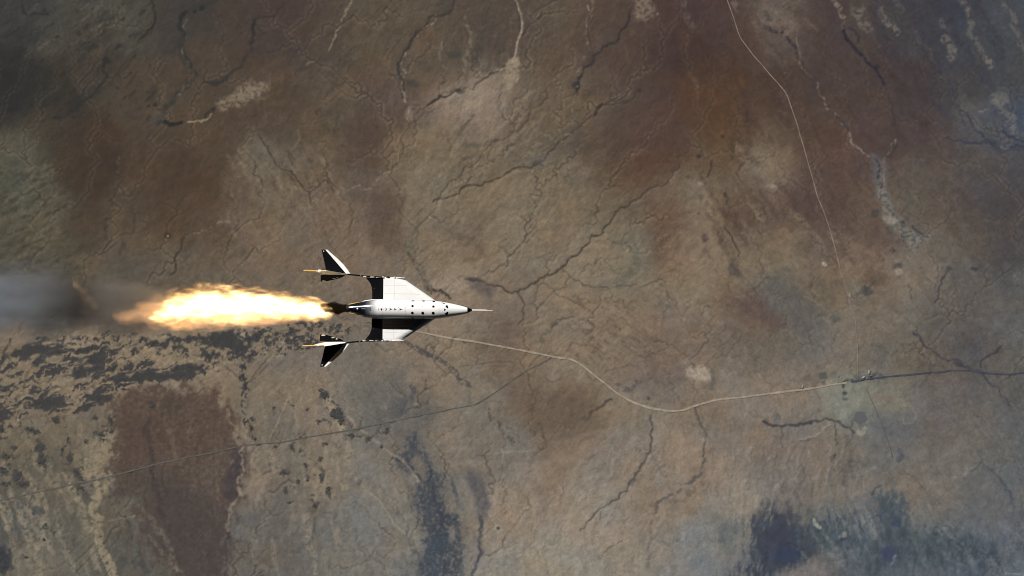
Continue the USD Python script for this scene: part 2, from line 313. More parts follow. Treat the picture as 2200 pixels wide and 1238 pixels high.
line('404 262,420 260,432 262,446 256,454 244', 3.2, (128, 116, 98), .8); line('440 252,452 240,458 236', 7, (50, 50, 48), .75)
line('755 0,740 34,723 68,709 105', 4.5, (118, 108, 92), .75, cut=.25); line('709 105,682 126,651 139', 5, (108, 98, 84), .6, cut=.5)
line('740 40,726 70,712 104,684 128,640 150,634 160', 2.2, (66, 60, 54), .55)
line('651 139,634 153,600 190,575 182', 3, (92, 80, 66), .5, cut=.4)
line('556 292,577 326,604 363,638 387,655 407,668 440', 2.8, (64, 55, 47), .75)
line('700 350,704 380,716 410', 2.6, (62, 56, 48), .7); line('640 280,640 306,628 320', 4, (104, 94, 80), .5)
line('261 329,258 360,246 380,249 407,240 440', 9, (66, 62, 57), .7, cut=.35); line('256 340,254 372,248 400', 4, (92, 88, 80), .6, cut=.55)
line('230 470,226 490,228 510', 8, (60, 56, 50), .6, cut=.3); line('264 520,258 545', 9, (62, 58, 52), .45)
line('740 175,712 176,695 215,680 245', 6, (66, 66, 62), .5, cut=.3); line('740 230,725 260,715 285,740 270', 5, (66, 65, 60), .45, cut=.3)
line('285 440,287 470,286 500', 2.2, (62, 54, 46), .6); line('262 505,285 503', 2, (64, 56, 48), .5)
spot(361, 506, 8, 7, (58, 52, 46), .8); spot(361, 507, 2.4, 2.6, (120, 112, 98), .9)
line('400 505,390 530,375 556,368 590', 4.5, (60, 53, 46), .7, carve=3); line('400 508,430 500,455 488,500 480,525 470', 4, (118, 108, 92), .5, cut=.5)
line('300 90,350 60,390 20', 4, (64, 62, 56), .35); line('268 20,266 90', 3, (98, 90, 78), .4, cut=.4); line('262 100,250 106', 9, (48, 48, 46), .6)
spot(190, 98, 22, 10, (46, 47, 45), .7); spot(60, 80, 30, 20, (45, 46, 45), .45); spot(95, 185, 8, 10, (44, 44, 42), .6)
for k in range(60):                                   # growth along the small courses of the dark upper-left land
    spot(RNG.uniform(0, 330), RNG.uniform(0, 260), RNG.uniform(2, 9), RNG.uniform(2, 5), (46, 46, 44), RNG.uniform(.3, .7), deg=RNG.uniform(20, 60))
for k in range(70):
    spot(RNG.uniform(0, 200), RNG.uniform(360, 580), RNG.uniform(3, 14), RNG.uniform(2, 5), (66, 63, 52), RNG.uniform(.25, .6), deg=RNG.uniform(10, 50))
# upper middle
line('974 0,967 24,930 34,913 58,883 88,866 115,856 146,866 173,866 210', 5.5, (58, 56, 54), .8, carve=5)
line('936 32,916 56,890 84', 2.4, (118, 112, 102), .6, cut=.5); line('872 112,862 140,866 174,868 205,872 218', 4, (112, 106, 98), .75, cut=.35)
line('866 210,879 234,876 271,856 299,856 346,839 370,808 390,795 404,730 404,700 420,668 434', 4, (118, 106, 90), .6, .14, cut=.4, carve=4)
line('873 214,884 236,878 274,860 300,858 346,841 372', 2, (68, 60, 54), .55)
spot(887, 180, 18, 7, (62, 60, 60), .7, deg=-25); spot(880, 244, 9, 14, (124, 115, 100), .5)
line('1107 0,1120 34,1120 68,1110 102,1107 122,1090 136', 4.5, (126, 117, 104), .85, .06, ragged=.35, carve=4); line('1103 0,1115 34,1116 66', 2, (64, 58, 54), .7, .06)
line('1090 136,1063 156,1029 176,995 190,968 204,917 227', 4, (62, 58, 53), .85, carve=5); line('1092 140,1060 163,1020 186,990 200', 6, (120, 111, 98), .55, cut=.45)
spot(990, 196, 10, 6, (50, 49, 47), .8); line('945 206,938 212,920 226', 5, (54, 52, 48), .6)
line('1195 0,1164 17,1147 48,1124 75', 5, (64, 58, 56), .7, carve=4); line('1192 4,1162 22,1150 50,1128 76', 2, (108, 100, 90), .55)
patch('1090 136,1110 126,1112 170,1096 192,1084 183,1083 160', (124, 114, 97), .75, 4, 8, .9, (112, 103, 88))
patch('992 193,1029 174,1066 160,1063 204,1056 258,1035 258,995 234', (116, 107, 94), .6, 10, 10)
patch('990 215,1018 205,1022 222,1000 234', (124, 113, 96), .7, 4, 6); line('1018 248,1000 268,986 290', 7, (82, 74, 62), .6)
line('1083 190,1100 200', 3, (118, 108, 92), .6); spot(975, 118, 14, 9, (62, 62, 58), .75)
for a, b in ((952, 985), (1012, 1020), (1046, 1040)): line(f'{a + 90} 0,{a + 40} 70,{b} 150', 16, (72, 68, 62), .35, cut=.3)
line('1048 10,1030 70,1020 130', 14, (66, 64, 60), .45, cut=.2); line('1000 40,1010 90,996 150', 8, (112, 103, 86), .4, cut=.35); line('950 90,945 130,960 150', 6, (112, 102, 86), .4, cut=.4)
line('1358 17,1348 51,1331 78,1307 95,1290 112,1273 136,1253 156,1239 183,1239 200', 5, (54, 50, 50), .85, carve=5)
line('1239 200,1232 217,1229 238,1229 271', 2.4, (110, 101, 88), .5, cut=.3); spot(1239, 184, 8, 10, (46, 50, 52), .85); spot(1240, 186, 3, 3, (108, 108, 104), .6)
line('1273 0,1266 34,1266 102,1253 129,1242 153', 5, (104, 95, 84), .55, .12, cut=.45); line('1262 10,1270 40,1262 60', 3, (116, 108, 96), .6, cut=.3); line('1269 36,1268 102', 1.8, (58, 54, 52), .6)
patch('1366 8,1395 -10,1402 34,1388 54,1362 46', (110, 100, 88), .65, 6, 12, .8, (90, 78, 68)); spot(1412, 30, 3, 4, (120, 110, 98), .8); spot(1358, 70, 7, 9, (92, 76, 58), .5)
line('1371 197,1358 214,1293 224,1276 248,1239 278,1205 302,1178 326,1168 346,1151 356,1113 360,1086 373,1052 390,1018 397,988 407,960 425,930 434', 4, (66, 60, 54), .75, carve=5)
line('1293 224,1278 248', 6, (52, 50, 48), .75); spot(1373, 195, 5, 5, (56, 48, 46), .8); line('1240 280,1206 304', 5, (108, 101, 92), .5, cut=.5)
spot(1155, 344, 24, 14, (88, 87, 82), .6); line('1146 352,1166 356', 4, (62, 62, 62), .6); line('1090 378,1140 366,1180 358,1200 372', 3, (116, 106, 90), .4, cut=.3)
line('1174 193,1164 224,1134 258,1107 285,1069 302,1042 322,1001 356,968 390,947 414,936 440', 3, (70, 62, 55), .65, carve=4)
line('1069 302,1035 312,1000 310,990 320', 9, (76, 72, 65), .45); line('1028 326,990 345,960 380', 7, (78, 74, 66), .45)
line('1208 170,1182 182,1160 214,1130 240,1120 224', 2.5, (72, 65, 57), .45); line('1140 264,1180 290,1195 306', 2.4, (112, 102, 86), .4)
line('1460 356,1436 387,1410 400,1388 411,1361 430,1340 446,1320 461,1304 484,1290 505,1266 522,1239 549,1205 576,1171 593,1157 600,1137 614,1113 627,1070 614,1040 606,1000 600', 4, (68, 61, 54), .75, carve=5)
line('1205 576,1232 600,1252 614,1280 617,1341 614,1392 612,1430 606', 3, (76, 70, 62), .6); line('1113 627,1127 654,1124 681,1113 698', 3, (72, 64, 56), .7)
line('1160 608,1190 622,1220 640,1246 656', 2.6, (76, 68, 60), .6); line('1290 505,1262 512', 2, (76, 70, 60), .5)
line('893 471,882 500,876 522,882 540,889 553,898 572,906 586,916 604,922 618', 17, (84, 80, 70), .55, cut=.25); line('893 471,878 520,889 553,906 590', 9, (116, 108, 94), .5, cut=.55); line('880 530,892 560,908 596', 5, (64, 60, 54), .5, cut=.5)
line('927 620,945 624,958 634,966 642', 5, (64, 58, 53), .75); line('920 618,926 630', 5, (66, 60, 54), .6)
patch('998 600,1020 596,1040 604,1058 622,1057 646,1045 640,1028 630,1010 616', (78, 74, 74), .7, 8, 8); spot(1018, 600, 16, 4, (66, 62, 60), .6)
line('1205 684,1184 700,1172 716,1166 734', 9, (82, 80, 74), .55, cut=.25); line('1232 682,1206 684,1186 704', 3, (72, 68, 62), .55)
line('1307 519,1332 514,1352 518,1362 536,1364 552,1358 580,1346 600,1332 612', 20, (88, 87, 76), .5, cut=.15); line('1310 516,1350 522,1362 540', 5, (66, 64, 60), .45, cut=.4); line('1270 590,1290 560', 3, (88, 84, 74), .5)
spot(1170, 556, 16, 9, (96, 93, 82), .5); line('1137 462,1142 490', 4, (80, 74, 66), .5); line('1152 556,1170 548,1192 540', 3, (82, 76, 68), .5)
patch('800 412,870 410,868 540,840 548,792 526', (82, 69, 61), .55, 6, 5); line('806 420,804 520', 2, (98, 86, 76), .35)
line('985 508,1010 512,1040 548,1000 560', 9, (90, 76, 62), .4)
spot(1078, 705, 26, 26, (92, 78, 70), .4); spot(1034, 744, 22, 14, (90, 82, 70), .5); spot(999, 734, 6, 5, (72, 66, 64), .7)
line('1000 660,1002 690,1010 740,1020 770', 4, (94, 84, 74), .45, cut=.4); line('1409 590,1432 620,1442 650,1424 676,1422 700', 3, (84, 78, 72), .45); line('1440 740,1400 760,1372 764', 3, (84, 78, 74), .5)
# upper right
line('1711 71,1718 115,1738 163,1759 204', 4, (108, 98, 88), .6, cut=.35); line('1759 204,1786 238,1806 262,1820 278,1840 316,1867 336', 4.5, (112, 102, 92), .65, cut=.4)
line('1712 110,1738 166,1762 210,1790 244', 1.8, (58, 54, 56), .55); line('1798 252,1822 282', 5, (56, 54, 60), .75)
line('1643 24,1656 44', 6, (62, 64, 66), .7); line('1644 58,1660 68,1682 70,1698 92,1711 112', 7, (54, 52, 58), .75, cut=.25); spot(1690, 70, 6, 5, (104, 100, 94), .6)
line('1789 0,1806 20,1813 38', 9, (112, 104, 92), .7, cut=.25); line('1815 44,1818 80', 4, (104, 97, 90), .45)
line('1813 66,1820 85,1843 112,1867 136,1884 153,1901 183', 6, (46, 44, 54), .85, carve=6); line('1826 60,1838 70,1844 90', 5, (50, 50, 62), .7)
line('1901 183,1911 217,1921 254,1925 305,1918 322,1911 333', 3, (60, 58, 62), .8, carve=4); spot(1884, 146, 6, 7, (50, 46, 54), .8)
line('1924 300,1912 326,1898 342', 6, (118, 110, 98), .6, cut=.45); line('1928 312,1908 338,1894 344', 3, (54, 54, 60), .75)
patch('1872 334,1898 342,1904 400,1912 440,1880 430,1874 380', (72, 76, 80), .75, 5, 6, .6, (98, 94, 90)); line('1878 340,1886 380,1892 430', 4, (50, 54, 62), .7, cut=.3); line('1900 344,1898 376,1904 410', 3, (112, 106, 98), .55, cut=.3)
patch('1886 412,1911 417,1926 450,1945 480,1996 510,1960 540,1940 512,1906 488,1892 450', (72, 76, 77), .75, 5, 10, .5, (108, 104, 96)); spot(1911, 474, 14, 10, (124, 119, 108), .6); spot(1940, 480, 5, 7, (56, 60, 64), .7)
line('1996 510,1975 500,1960 486', 4, (58, 60, 66), .6); line('1908 490,1918 520,1920 540', 5, (64, 64, 66), .55, cut=.5); line('1940 505,1950 530', 9, (60, 64, 68), .6, cut=.3)
line('1969 68,1990 104,2003 129', 8, (100, 96, 92), .55, cut=.3); line('2003 129,2026 168,2044 190', 4, (78, 80, 84), .55); line('2044 190,2056 218,2064 238,2088 265,2108 286,2125 302,2139 312', 4, (54, 58, 70), .75, carve=4)
spot(2076, 225, 22, 14, (88, 88, 86), .55, deg=-45); spot(2150, 213, 18, 12, (104, 102, 96), .55, deg=-30); line('2100 238,2122 236', 3, (100, 98, 92), .6)
line('2032 296,2060 300,2105 309,2139 316,2170 317,2230 317', 4, (52, 56, 70), .75); line('2130 318,2150 326,2200 320', 6, (58, 66, 80), .6); line('2155 282,2176 295,2215 301', 4, (46, 54, 74), .75)
line('2150 316,2166 318', 4, (100, 106, 112), .5); spot(1992, 301, 9, 4, (60, 60, 66), .7)
for s, w, o in (('2071 7,2088 51,2105 102,2128 143', 9, .55), ('2060 0,2078 20', 8, .5), ('2156 10,2183 68,2205 112', 9, .5), ('1891 24,1911 51,1928 68', 12, .75), ('2023 44,2037 60,2040 76', 9, .5), ('2030 80,2040 94,2047 108,2042 124', 14, .65),
                ('1833 20,1848 40,1864 64', 14, .5), ('2132 217,2148 226,2166 244,2179 282', 10, .55), ('1914 -6,1936 22', 9, .4), ('1730 40,1750 60,1764 74', 6, .35), ('1576 6,1584 20', 10, .6), ('1470 8,1474 36,1486 54', 10, .45), ('1640 20,1680 40,1700 52', 26, .35), ('1620 50,1630 66', 9, .45), ('1840 30,1855 20', 8, .5), ('2132 140,2118 126', 8, .5)):
    line(s, w * 1.25, (108, 102, 94), o * .8, soft=4, cut=.22)
for s in ('1955 10,1990 90,2020 150', '2010 0,2040 40,2058 90', '1870 0,1890 60,1920 120', '2100 0,2125 60,2150 120', '1990 150,2030 240', '2080 110,2130 200'):
    line(s, 20, (58, 57, 68), .45, cut=.2)
line('1560 100,1570 150,1600 210,1620 260', 14, (70, 54, 48), .35); line('1484 160,1500 210', 12, (104, 84, 70), .35, cut=.3); spot(1594, 176, 7, 12, (104, 74, 52), .5, deg=20)
spot(1592, 318, 14, 9, (112, 102, 86), .45); spot(1660, 402, 14, 13, (112, 104, 92), .7); line('1646 402,1650 412,1664 416,1676 404,1672 394', 2.4, (76, 68, 60), .65); spot(1660, 400, 6, 5, (130, 122, 110), .6)
spot(1501, 336, 6, 4, (50, 46, 46), .8); spot(1553, 293, 5, 4, (54, 46, 42), .7); line('1605 240,1602 262', 4, (56, 48, 46), .7); spot(1478, 380, 5, 5, (74, 66, 56), .7); spot(1504, 394, 5, 4, (126, 118, 104), .5)
line('1530 345,1520 380', 4, (62, 50, 42), .6); line('1594 390,1580 370,1600 350', 4, (68, 56, 46), .5)
# right and centre right
spot(1860, 622, 12, 11, (62, 66, 68), .8, .7); spot(1840, 618, 18, 12, (96, 96, 88), .4); spot(1880, 600, 22, 18, (80, 68, 60), .5); spot(1836, 600, 6, 6, (90, 90, 84), .4)
spot(1514, 511, 8, 10, (72, 62, 64), .8); spot(1502, 458, 4, 4, (72, 66, 62), .7); spot(1558, 418, 5, 6, (58, 52, 52), .7); line('1558 420,1561 440', 3, (64, 58, 56), .6)
patch('1570 558,1582 555,1584 568,1596 582,1590 594,1574 590,1564 578', (72, 65, 66), .7, 3, 4); line('1555 485,1566 500,1575 519,1584 534,1587 552', 3, (66, 60, 54), .8)
line('1648 596,1630 614,1604 632', 4, (70, 66, 62), .6); patch('1630 620,1653 603,1700 622,1731 641,1776 668,1748 715,1711 715,1677 654', (84, 84, 83), .6, 10, 10)
patch('1582 648,1600 636,1623 627,1640 640,1657 661,1691 698,1672 712,1640 700,1613 681', (86, 72, 70), .65, 8, 10)
line('1725 636,1756 656,1780 668', 3, (112, 100, 88), .5); spot(1515, 668, 8, 11, (112, 108, 98), .6); line('1508 676,1514 658,1524 660', 2.4, (66, 66, 66), .6)
spot(1772, 568, 5, 4.5, (142, 136, 124), .9); spot(1777, 558, 6, 9, (76, 76, 74), .55); spot(1812, 542, 6, 9, (78, 76, 74), .55); spot(1825, 635, 3, 4, (134, 126, 112), .8); spot(1741, 616, 5, 4, (78, 68, 62), .6)
spot(1882, 458, 9, 8, (66, 66, 66), .7); spot(1930, 571, 10, 7, (66, 68, 68), .7); spot(1932, 584, 8, 7, (128, 124, 112), .6); spot(1928, 560, 8, 5, (122, 116, 104), .5)
spot(2093, 578, 10, 4.5, (54, 56, 66), .85); spot(2040, 577, 8, 6, (60, 64, 70), .7); line('2036 578,2026 596,2020 614,2016 640,2008 650', 4.5, (66, 66, 72), .75); spot(2052, 592, 12, 8, (76, 74, 76), .5)
spot(1795, 686, 10, 9, (78, 80, 80), .7); spot(2000, 538, 6, 6, (80, 82, 82), .6); line('1952 612,1956 632,1960 644', 3, (74, 74, 74), .6)
line('1962 715,1980 734,2000 749,2020 768,2037 776,2070 788,2105 800', 4.5, (66, 66, 76), .75); spot(2058, 783, 10, 4, (52, 54, 66), .7, deg=-25); line('2003 715,2010 749,2012 780,1994 808,1976 832', 4, (80, 78, 78), .6)
line('2105 797,2118 812,2132 830,2150 850,2170 872', 4, (70, 68, 76), .65); line('2108 790,2112 772,2128 762,2142 753', 4, (62, 60, 72), .7); line('2142 756,2150 745', 6, (56, 54, 66), .6)
line('1540 750,1550 735,1545 720,1560 700', 3, (84, 76, 70), .5); line('1580 705,1562 735,1530 745', 3, (80, 74, 72), .4)
patch('1470 790,1486 786,1510 786,1524 796,1528 812,1518 820,1494 816,1474 806', (132, 123, 109), 1.0, 4, 6); line('1530 796,1534 818,1528 834', 8, (86, 84, 80), .55); spot(1474, 778, 10, 6, (118, 112, 102), .6); spot(1500, 808, 12, 5, (136, 128, 113), .5)
spot(1768, 808, 9, 8, (86, 88, 86), .0); spot(1190, 812, 14, 9, (122, 114, 102), .6); line('1170 812,1190 820,1206 812', 3, (82, 76, 72), .5); spot(1250, 814, 12, 8, (116, 108, 98), .5); line('1262 803,1270 818,1290 812', 3, (84, 78, 72), .5)
spot(1206, 660 + 126, 30, 12, (112, 108, 96), .4); line('1116 790,1128 806', 3, (90, 84, 78), .5)
line('1375 822,1352 840,1340 836,1368 820', 8, (80, 76, 76), .6, cut=.2); line('1300 800,1340 788,1370 792', 3, (84, 78, 76), .5)
# lower right
line('1640 906,1652 912,1664 915,1681 916', 5, (64, 64, 66), .75); line('1664 915,1681 917,1704 912,1725 911,1750 904,1776 899,1799 905,1826 918,1837 930', 4, (66, 64, 67), .7, carve=4, soft=2.2); line('1700 914,1740 908', 7, (56, 56, 64), .5)
line('1681 916,1680 940,1682 962', 2.4, (80, 76, 72), .6); line('1793 906,1795 930,1797 948,1792 985', 3.4, (68, 68, 68), .7, cut=.15); line('1834 930,1822 950', 3, (76, 74, 74), .6); line('1782 912,1752 937,1720 944,1708 948', 3.4, (128, 120, 108), .65, .05)
line('1700 950,1720 946,1750 940', 2, (76, 74, 74), .5); line('1664 905,1670 890,1676 900', 4, (76, 78, 78), .5); spot(1668, 896, 8, 8, (92, 94, 90), .5)
patch('1788 830,1850 824,1880 830,1864 880,1830 900,1800 880', (110, 110, 97), .45, 10, 8); patch('1868 850,1930 846,1966 870,1962 890,1920 884,1880 880', (108, 104, 92), .6, 6, 9); spot(1895, 855, 22, 5, (112, 92, 86), .5)
patch('1864 888,1900 886,1960 900,1990 920,1940 950,1890 940,1870 920', (84, 86, 88), .55, 12, 10); line('1843 926,1850 932,1858 920', 9, (124, 118, 106), .75); line('1830 916,1836 900,1842 890', 5, (72, 74, 74), .5)
spot(1954, 894, 13, 16, (90, 92, 92), .6); line('1962 880,1968 896,1958 910,1944 910,1938 898', 4, (108, 106, 98), .5); line('1836 906,1846 918,1862 908', 3, (112, 108, 100), .5)
line('1494 872,1500 895,1508 918,1518 937,1512 962,1511 981', 3.2, (78, 74, 70), .7, carve=4); line('1511 981,1508 1000,1508 1015,1490 1032,1480 1039,1460 1056,1440 1062,1415 1080,1405 1105', 6, (76, 77, 78), .6, cut=.25); spot(1512, 946, 5, 5, (134, 126, 112), .6)
line('1398 893,1400 925,1398 954,1388 985,1375 1011,1362 1030,1351 1042', 4.5, (78, 70, 66), .75, carve=4); line('1351 1042,1332 1060,1314 1076,1300 1088,1280 1103,1259 1123,1246 1140', 3.6, (82, 74, 68), .7, carve=4); spot(1360, 1034, 10, 6, (74, 76, 78), .6, deg=35)
line('1290 1100,1288 1116', 3, (88, 82, 76), .5); line('1337 1161,1318 1172,1303 1184,1286 1201,1290 1200', 3, (88, 80, 72), .55); line('1314 859,1300 866,1286 876,1270 884,1256 903', 5, (72, 64, 60), .7); spot(1256, 900, 9, 6, (76, 70, 66), .6)
line('1158 909,1164 930,1172 944', 5, (72, 66, 60), .65, cut=.25); spot(1393, 856, 4, 4, (64, 64, 62), .8); spot(1326, 826, 6, 4, (74, 74, 72), .6)
line('1510 1040,1480 1060,1440 1078,1400 1086', 11, (92, 82, 74), .45, cut=.2); line('1412 1080,1400 1120,1396 1160,1392 1220', 7, (96, 88, 78), .45, cut=.2); patch('1120 820,1200 812,1290 850,1296 900,1220 960,1140 940,1104 900,1100 850', (98, 83, 67), .45, 22, 18)
patch('1535 985,1560 985,1562 1024,1536 1018', (128, 112, 92), .55, 2, 2); patch('1570 1010,1600 1020,1602 1060,1576 1064', (124, 116, 100), .5, 4, 3)
for s, o in (('1575 960,1580 1000,1574 1040', .5), ('1620 950,1612 1000,1600 1040', .5), ('1700 970,1690 1020,1664 1070', .5), ('1734 960,1716 1010,1700 1060', .55), ('1650 950,1640 1010,1630 1060', .4)):
    line(s, 6, (124, 116, 104), o, cut=.3); line(' '.join(s.split()) if 0 else s, 1.8, (84, 80, 78), .4, cut=.2)
line('1788 980,1790 1010,1785 1040', 8, (80, 80, 80), .55, cut=.3); line('1820 940,1824 1000,1816 1040', 12, (88, 78, 70), .4, cut=.2)
line('1934 968,1940 980,1930 990', 9, (74, 80, 92), .6); line('2106 994,2124 1010,2150 1030,2170 1056,2180 1090', 5, (74, 76, 84), .65); line('2110 998,2090 1005,2070 1020,2050 1028', 6, (122, 118, 106), .5, cut=.4); line('2105 1000,2088 1012', 5, (72, 76, 84), .6)
line('1990 1000,2000 1040,2030 1030', 5, (112, 110, 100), .4, cut=.3); line('1940 1010,1990 1060,2040 1095', 3.5, (84, 84, 84), .5)
NV1 = (58, 64, 79)
def growth():
    f = 1.0 * region(1655, 1150, 50, 66) + .9 * region(1690, 1188, 52, 36) + .88 * region(1785, 1150, 85, 50) + .95 * region(1915, 1082, 36, 40) + .7 * region(1928, 1140, 34, 40) + .75 * region(2085, 1195, 110, 46) + .7 * region(1890, 1205, 60, 36) + .75 * region(1990, 1165, 70, 38) + .5 * region(1562, 1145, 34, 34) + .55 * region(1595, 1232, 60, 26) + .6 * region(2215, 1130, 30, 60)
    f = f * sstep(1606, 1622, UU + 8 * WOB) + f * .8 * sstep(1622, 1606, UU)
    n = .55 * streak(UU + 10 * WOB2, VV, 84, 46, 9, 441, 4) + .40 * fbm(UU / 26, VV / 26, 5, 442, .6); a = sstep(.18, .85, f + n * (.55 + .5 * f))
    k = sstep(1790, 1690, UU + 30 * WOB2)[..., None]; col = k * np.array([57, 63, 74]) + (1 - k) * np.array([67, 77, 83]); col = col * (1 + .16 * fbm(UU / 14, VV / 20, 4, 443)[..., None])
    w = (.82 * a)[..., None].astype(np.float32); C[:] = C * (1 - w) + col.astype(np.float32) * w
growth()
spot(1672, 1150, 26, 30, (62, 62, 74), .5); spot(1692, 1192, 30, 18, (50, 60, 82), .7); spot(1640, 1120, 12, 26, (72, 78, 86), .4); spot(1700, 1110, 16, 9, (66, 68, 80), .6)
line('1678 1170,1700 1166,1716 1180,1726 1182', 4, (50, 56, 72), .6); line('1648 1070,1650 1100,1642 1118', 7, (108, 104, 96), .5, cut=.2); line('1706 1058,1716 1070,1720 1086', 7, (80, 80, 84), .5)
spot(1812, 1150, 8, 7, (124, 120, 114), .7); line('1749 1115,1752 1126,1762 1134', 6, (128, 126, 112), .75)
for k in range(14): line(f'{1770 + k * 7} {1084 + (k % 3) * 5},{1776 + k * 7.5} {1110},{1782 + k * 8} {1140 + (k % 4) * 6}', 3, (64, 74, 80) if k % 2 else (112, 112, 106), .4, cut=.25)
line('1806 1160,1816 1156', 5, (56, 60, 72), .7); 
patch('1700 1222,1740 1212,1770 1218,1780 1260,1690 1260', (110, 104, 98), .7, 5, 8); 
line('1874 1062,1880 1050,1892 1044', 6, (60, 72, 74), .6); line('1900 1086,1930 1086,1952 1082', 4, (66, 76, 84), .5); line('1868 1116,1886 1108,1902 1100', 3.6, (66, 70, 84), .6)
QR = np.random.default_rng(5)
def strokes(n, u0, u1, v0, v1, deg, long, w, col, op, soft=3.0):
    for k in range(n):
        u, v, a_, l = QR.uniform(u0, u1), QR.uniform(v0, v1), math.radians(deg + QR.normal(0, 9)), long * QR.uniform(.5, 1.4)
        du, dv = l / 2 * math.cos(a_), -l / 2 * math.sin(a_)
        line(f'{u - du} {v - dv},{u} {v},{u + du} {v + dv}', w * QR.uniform(.6, 1.4), col, op * QR.uniform(.6, 1.2), soft=soft, cut=.2, levels=2)
strokes(22, 1730, 1900, 1100, 1210, -60, 46, 6, (112, 111, 104), .35)
strokes(18, 1960, 2200, 1110, 1240, -50, 50, 6, (112, 110, 102), .3)
strokes(16, 900, 990, 1040, 1240, -78, 70, 8, (60, 66, 78), .4); strokes(10, 900, 990, 1060, 1240, -78, 50, 4, (100, 101, 100), .35); strokes(30, -20, 110, 360, 580, 30, 40, 7, (98, 94, 76), .4); strokes(40, -20, 170, 360, 590, 30, 26, 5, (62, 60, 50), .5)
strokes(50, 0, 330, 0, 260, 48, 30, 6, (47, 47, 45), .4); strokes(40, 60, 330, 0, 120, 40, 30, 4, (94, 91, 80), .35); strokes(40, 480, 720, 330, 500, -60, 34, 5, (116, 106, 90), .35); strokes(30, 480, 720, 330, 500, -55, 26, 4, (70, 63, 54), .4)
strokes(50, 960, 1180, 200, 330, 52, 50, 5, (120, 110, 94), .3); strokes(40, 900, 1200, 330, 480, 45, 60, 6, (116, 106, 88), .3); strokes(40, 1220, 1420, 640, 780, -35, 36, 3, (82, 73, 64), .45); strokes(40, 880, 1450, 480, 760, 35, 34, 4, (122, 111, 93), .3)
strokes(40, 1500, 2000, 100, 320, -60, 70, 8, (66, 53, 49), .35); strokes(30, 1500, 1900, 380, 560, -55, 60, 9, (74, 62, 56), .35); strokes(30, 1500, 1800, 420, 620, -50, 50, 8, (116, 104, 86), .3); strokes(26, 1640, 1860, 960, 1060, 78, 60, 5, (122, 113, 100), .3); strokes(24, 1640, 1860, 960, 1070, 78, 50, 4, (84, 80, 76), .35)
strokes(40, 540, 740, 820, 1200, -80, 50, 5, (122, 114, 98), .3); strokes(34, 0, 235, 980, 1240, -72, 70, 11, (122, 114, 97), .5); strokes(24, 170, 245, 940, 1060, -80, 50, 12, (120, 111, 92), .5); strokes(20, 530, 760, 930, 1240, -80, 80, 9, (120, 112, 98), .35); strokes(20, 240, 500, 850, 1230, -82, 70, 9, (72, 61, 58), .35); strokes(16, 250, 490, 850, 1230, -78, 50, 4, (104, 88, 76), .35)
spot(1928, 1124, 10, 9, (58, 68, 92), .7); patch('1893 1180,1920 1172,1932 1192,1920 1204,1900 1206', (62, 68, 94), .8, 4, 6); line('1924 1194,1914 1212', 5, (110, 110, 112), .6)
line('2095 1176,2130 1190,2146 1210,2155 1230', 3.5, (66, 70, 82), .55)
spot(1562, 1145, 26, 30, (92, 97, 94), .55); patch('1470 1200,1500 1186,1540 1210,1530 1250,1466 1250', (92, 98, 104), .4, 8, 10)
line('2160 1232,2215 1236', 3, (128, 126, 122), .5, .02)
# lower middle
patch('889 937,868 960,850 982,864 992,876 1001,890 1014,903 1032,896 1069,903 1123,910 1180,912 1260,996 1260,993 1180,991 1140,982 1120,968 1106,960 1080,951 1062,947 1028,938 1016,926 1010,920 990,910 970,897 950', (64, 70, 79), .75, 10, 22, .8, (80, 83, 86))
patch('880 985,896 972,906 990,918 1008,914 1034,904 1024,894 1006,886 996', (106, 99, 88), .85, 4, 5); spot(972, 1147, 7, 14, (114, 110, 102), .75); line('905 1100,912 1130,918 1180', 5, (112, 112, 110), .5, cut=.5); line('852 982,880 1002,904 1032', 4, (50, 54, 62), .7); line('922 1002,926 1020,916 1036', 4, (52, 58, 68), .6)
line('930 1040,938 1080,950 1110,960 1150', 5, (56, 62, 74), .6, cut=.2); spot(938, 1170, 22, 30, (58, 72, 84), .5); spot(930, 1220, 24, 26, (66, 78, 92), .5); line('942 1100,962 1108,984 1120', 8, (58, 68, 80), .6, cut=.2)
line('950 1200,962 1190,974 1200,968 1225', 3, (108, 110, 112), .5); line('889 1180,908 1200,914 1230', 7, (80, 82, 90), .5); line('872 1140,880 1170,890 1186', 4, (84, 86, 88), .55)
patch('998 1011,1012 1008,1026 1016,1040 1044,1052 1072,1054 1092,1048 1110,1034 1116,1026 1090,1016 1060,1006 1040', (78, 78, 83), .75, 5, 7); line('1034 1110,1030 1140,1029 1175,1028 1201,1022 1222,1012 1245', 6, (70, 74, 84), .75, carve=4)
line('1050 1104,1060 1120,1069 1134', 2.4, (126, 118, 104), .6, .03); spot(1070, 1135, 9, 9, (130, 122, 108), .75, .3); spot(1070, 1135, 4, 4, (66, 66, 66), .9, .2)
patch('856 846,872 854,880 876,874 896,856 900,842 888', (80, 82, 86), .7, 8, 8); line('884 830,890 845,884 856', 9, (74, 76, 80), .65); spot(892, 868, 4, 3, (126, 120, 110), .6)
line('777 926,796 942,815 954,840 974,866 994,884 1012,900 1034', 6, (122, 115, 102), .6, cut=.15); line('764 1030,784 1050,808 1069,826 1092,842 1117,866 1144', 4, (126, 118, 104), .6, .05); spot(771, 1036, 5, 9, (70, 74, 76), .7); spot(768, 1028, 7, 6, (124, 116, 102), .5)
line('1046 879,1054 892,1062 906,1072 916,1083 930,1094 940,1103 954', 9, (76, 76, 72), .65, cut=.3, carve=3); line('1054 890,1066 908,1086 932', 3, (120, 112, 98), .5, cut=.3); line('1083 930,1080 960,1078 985', 4, (84, 82, 78), .6); line('1079 966,1080 984', 5, (132, 124, 110), .5)
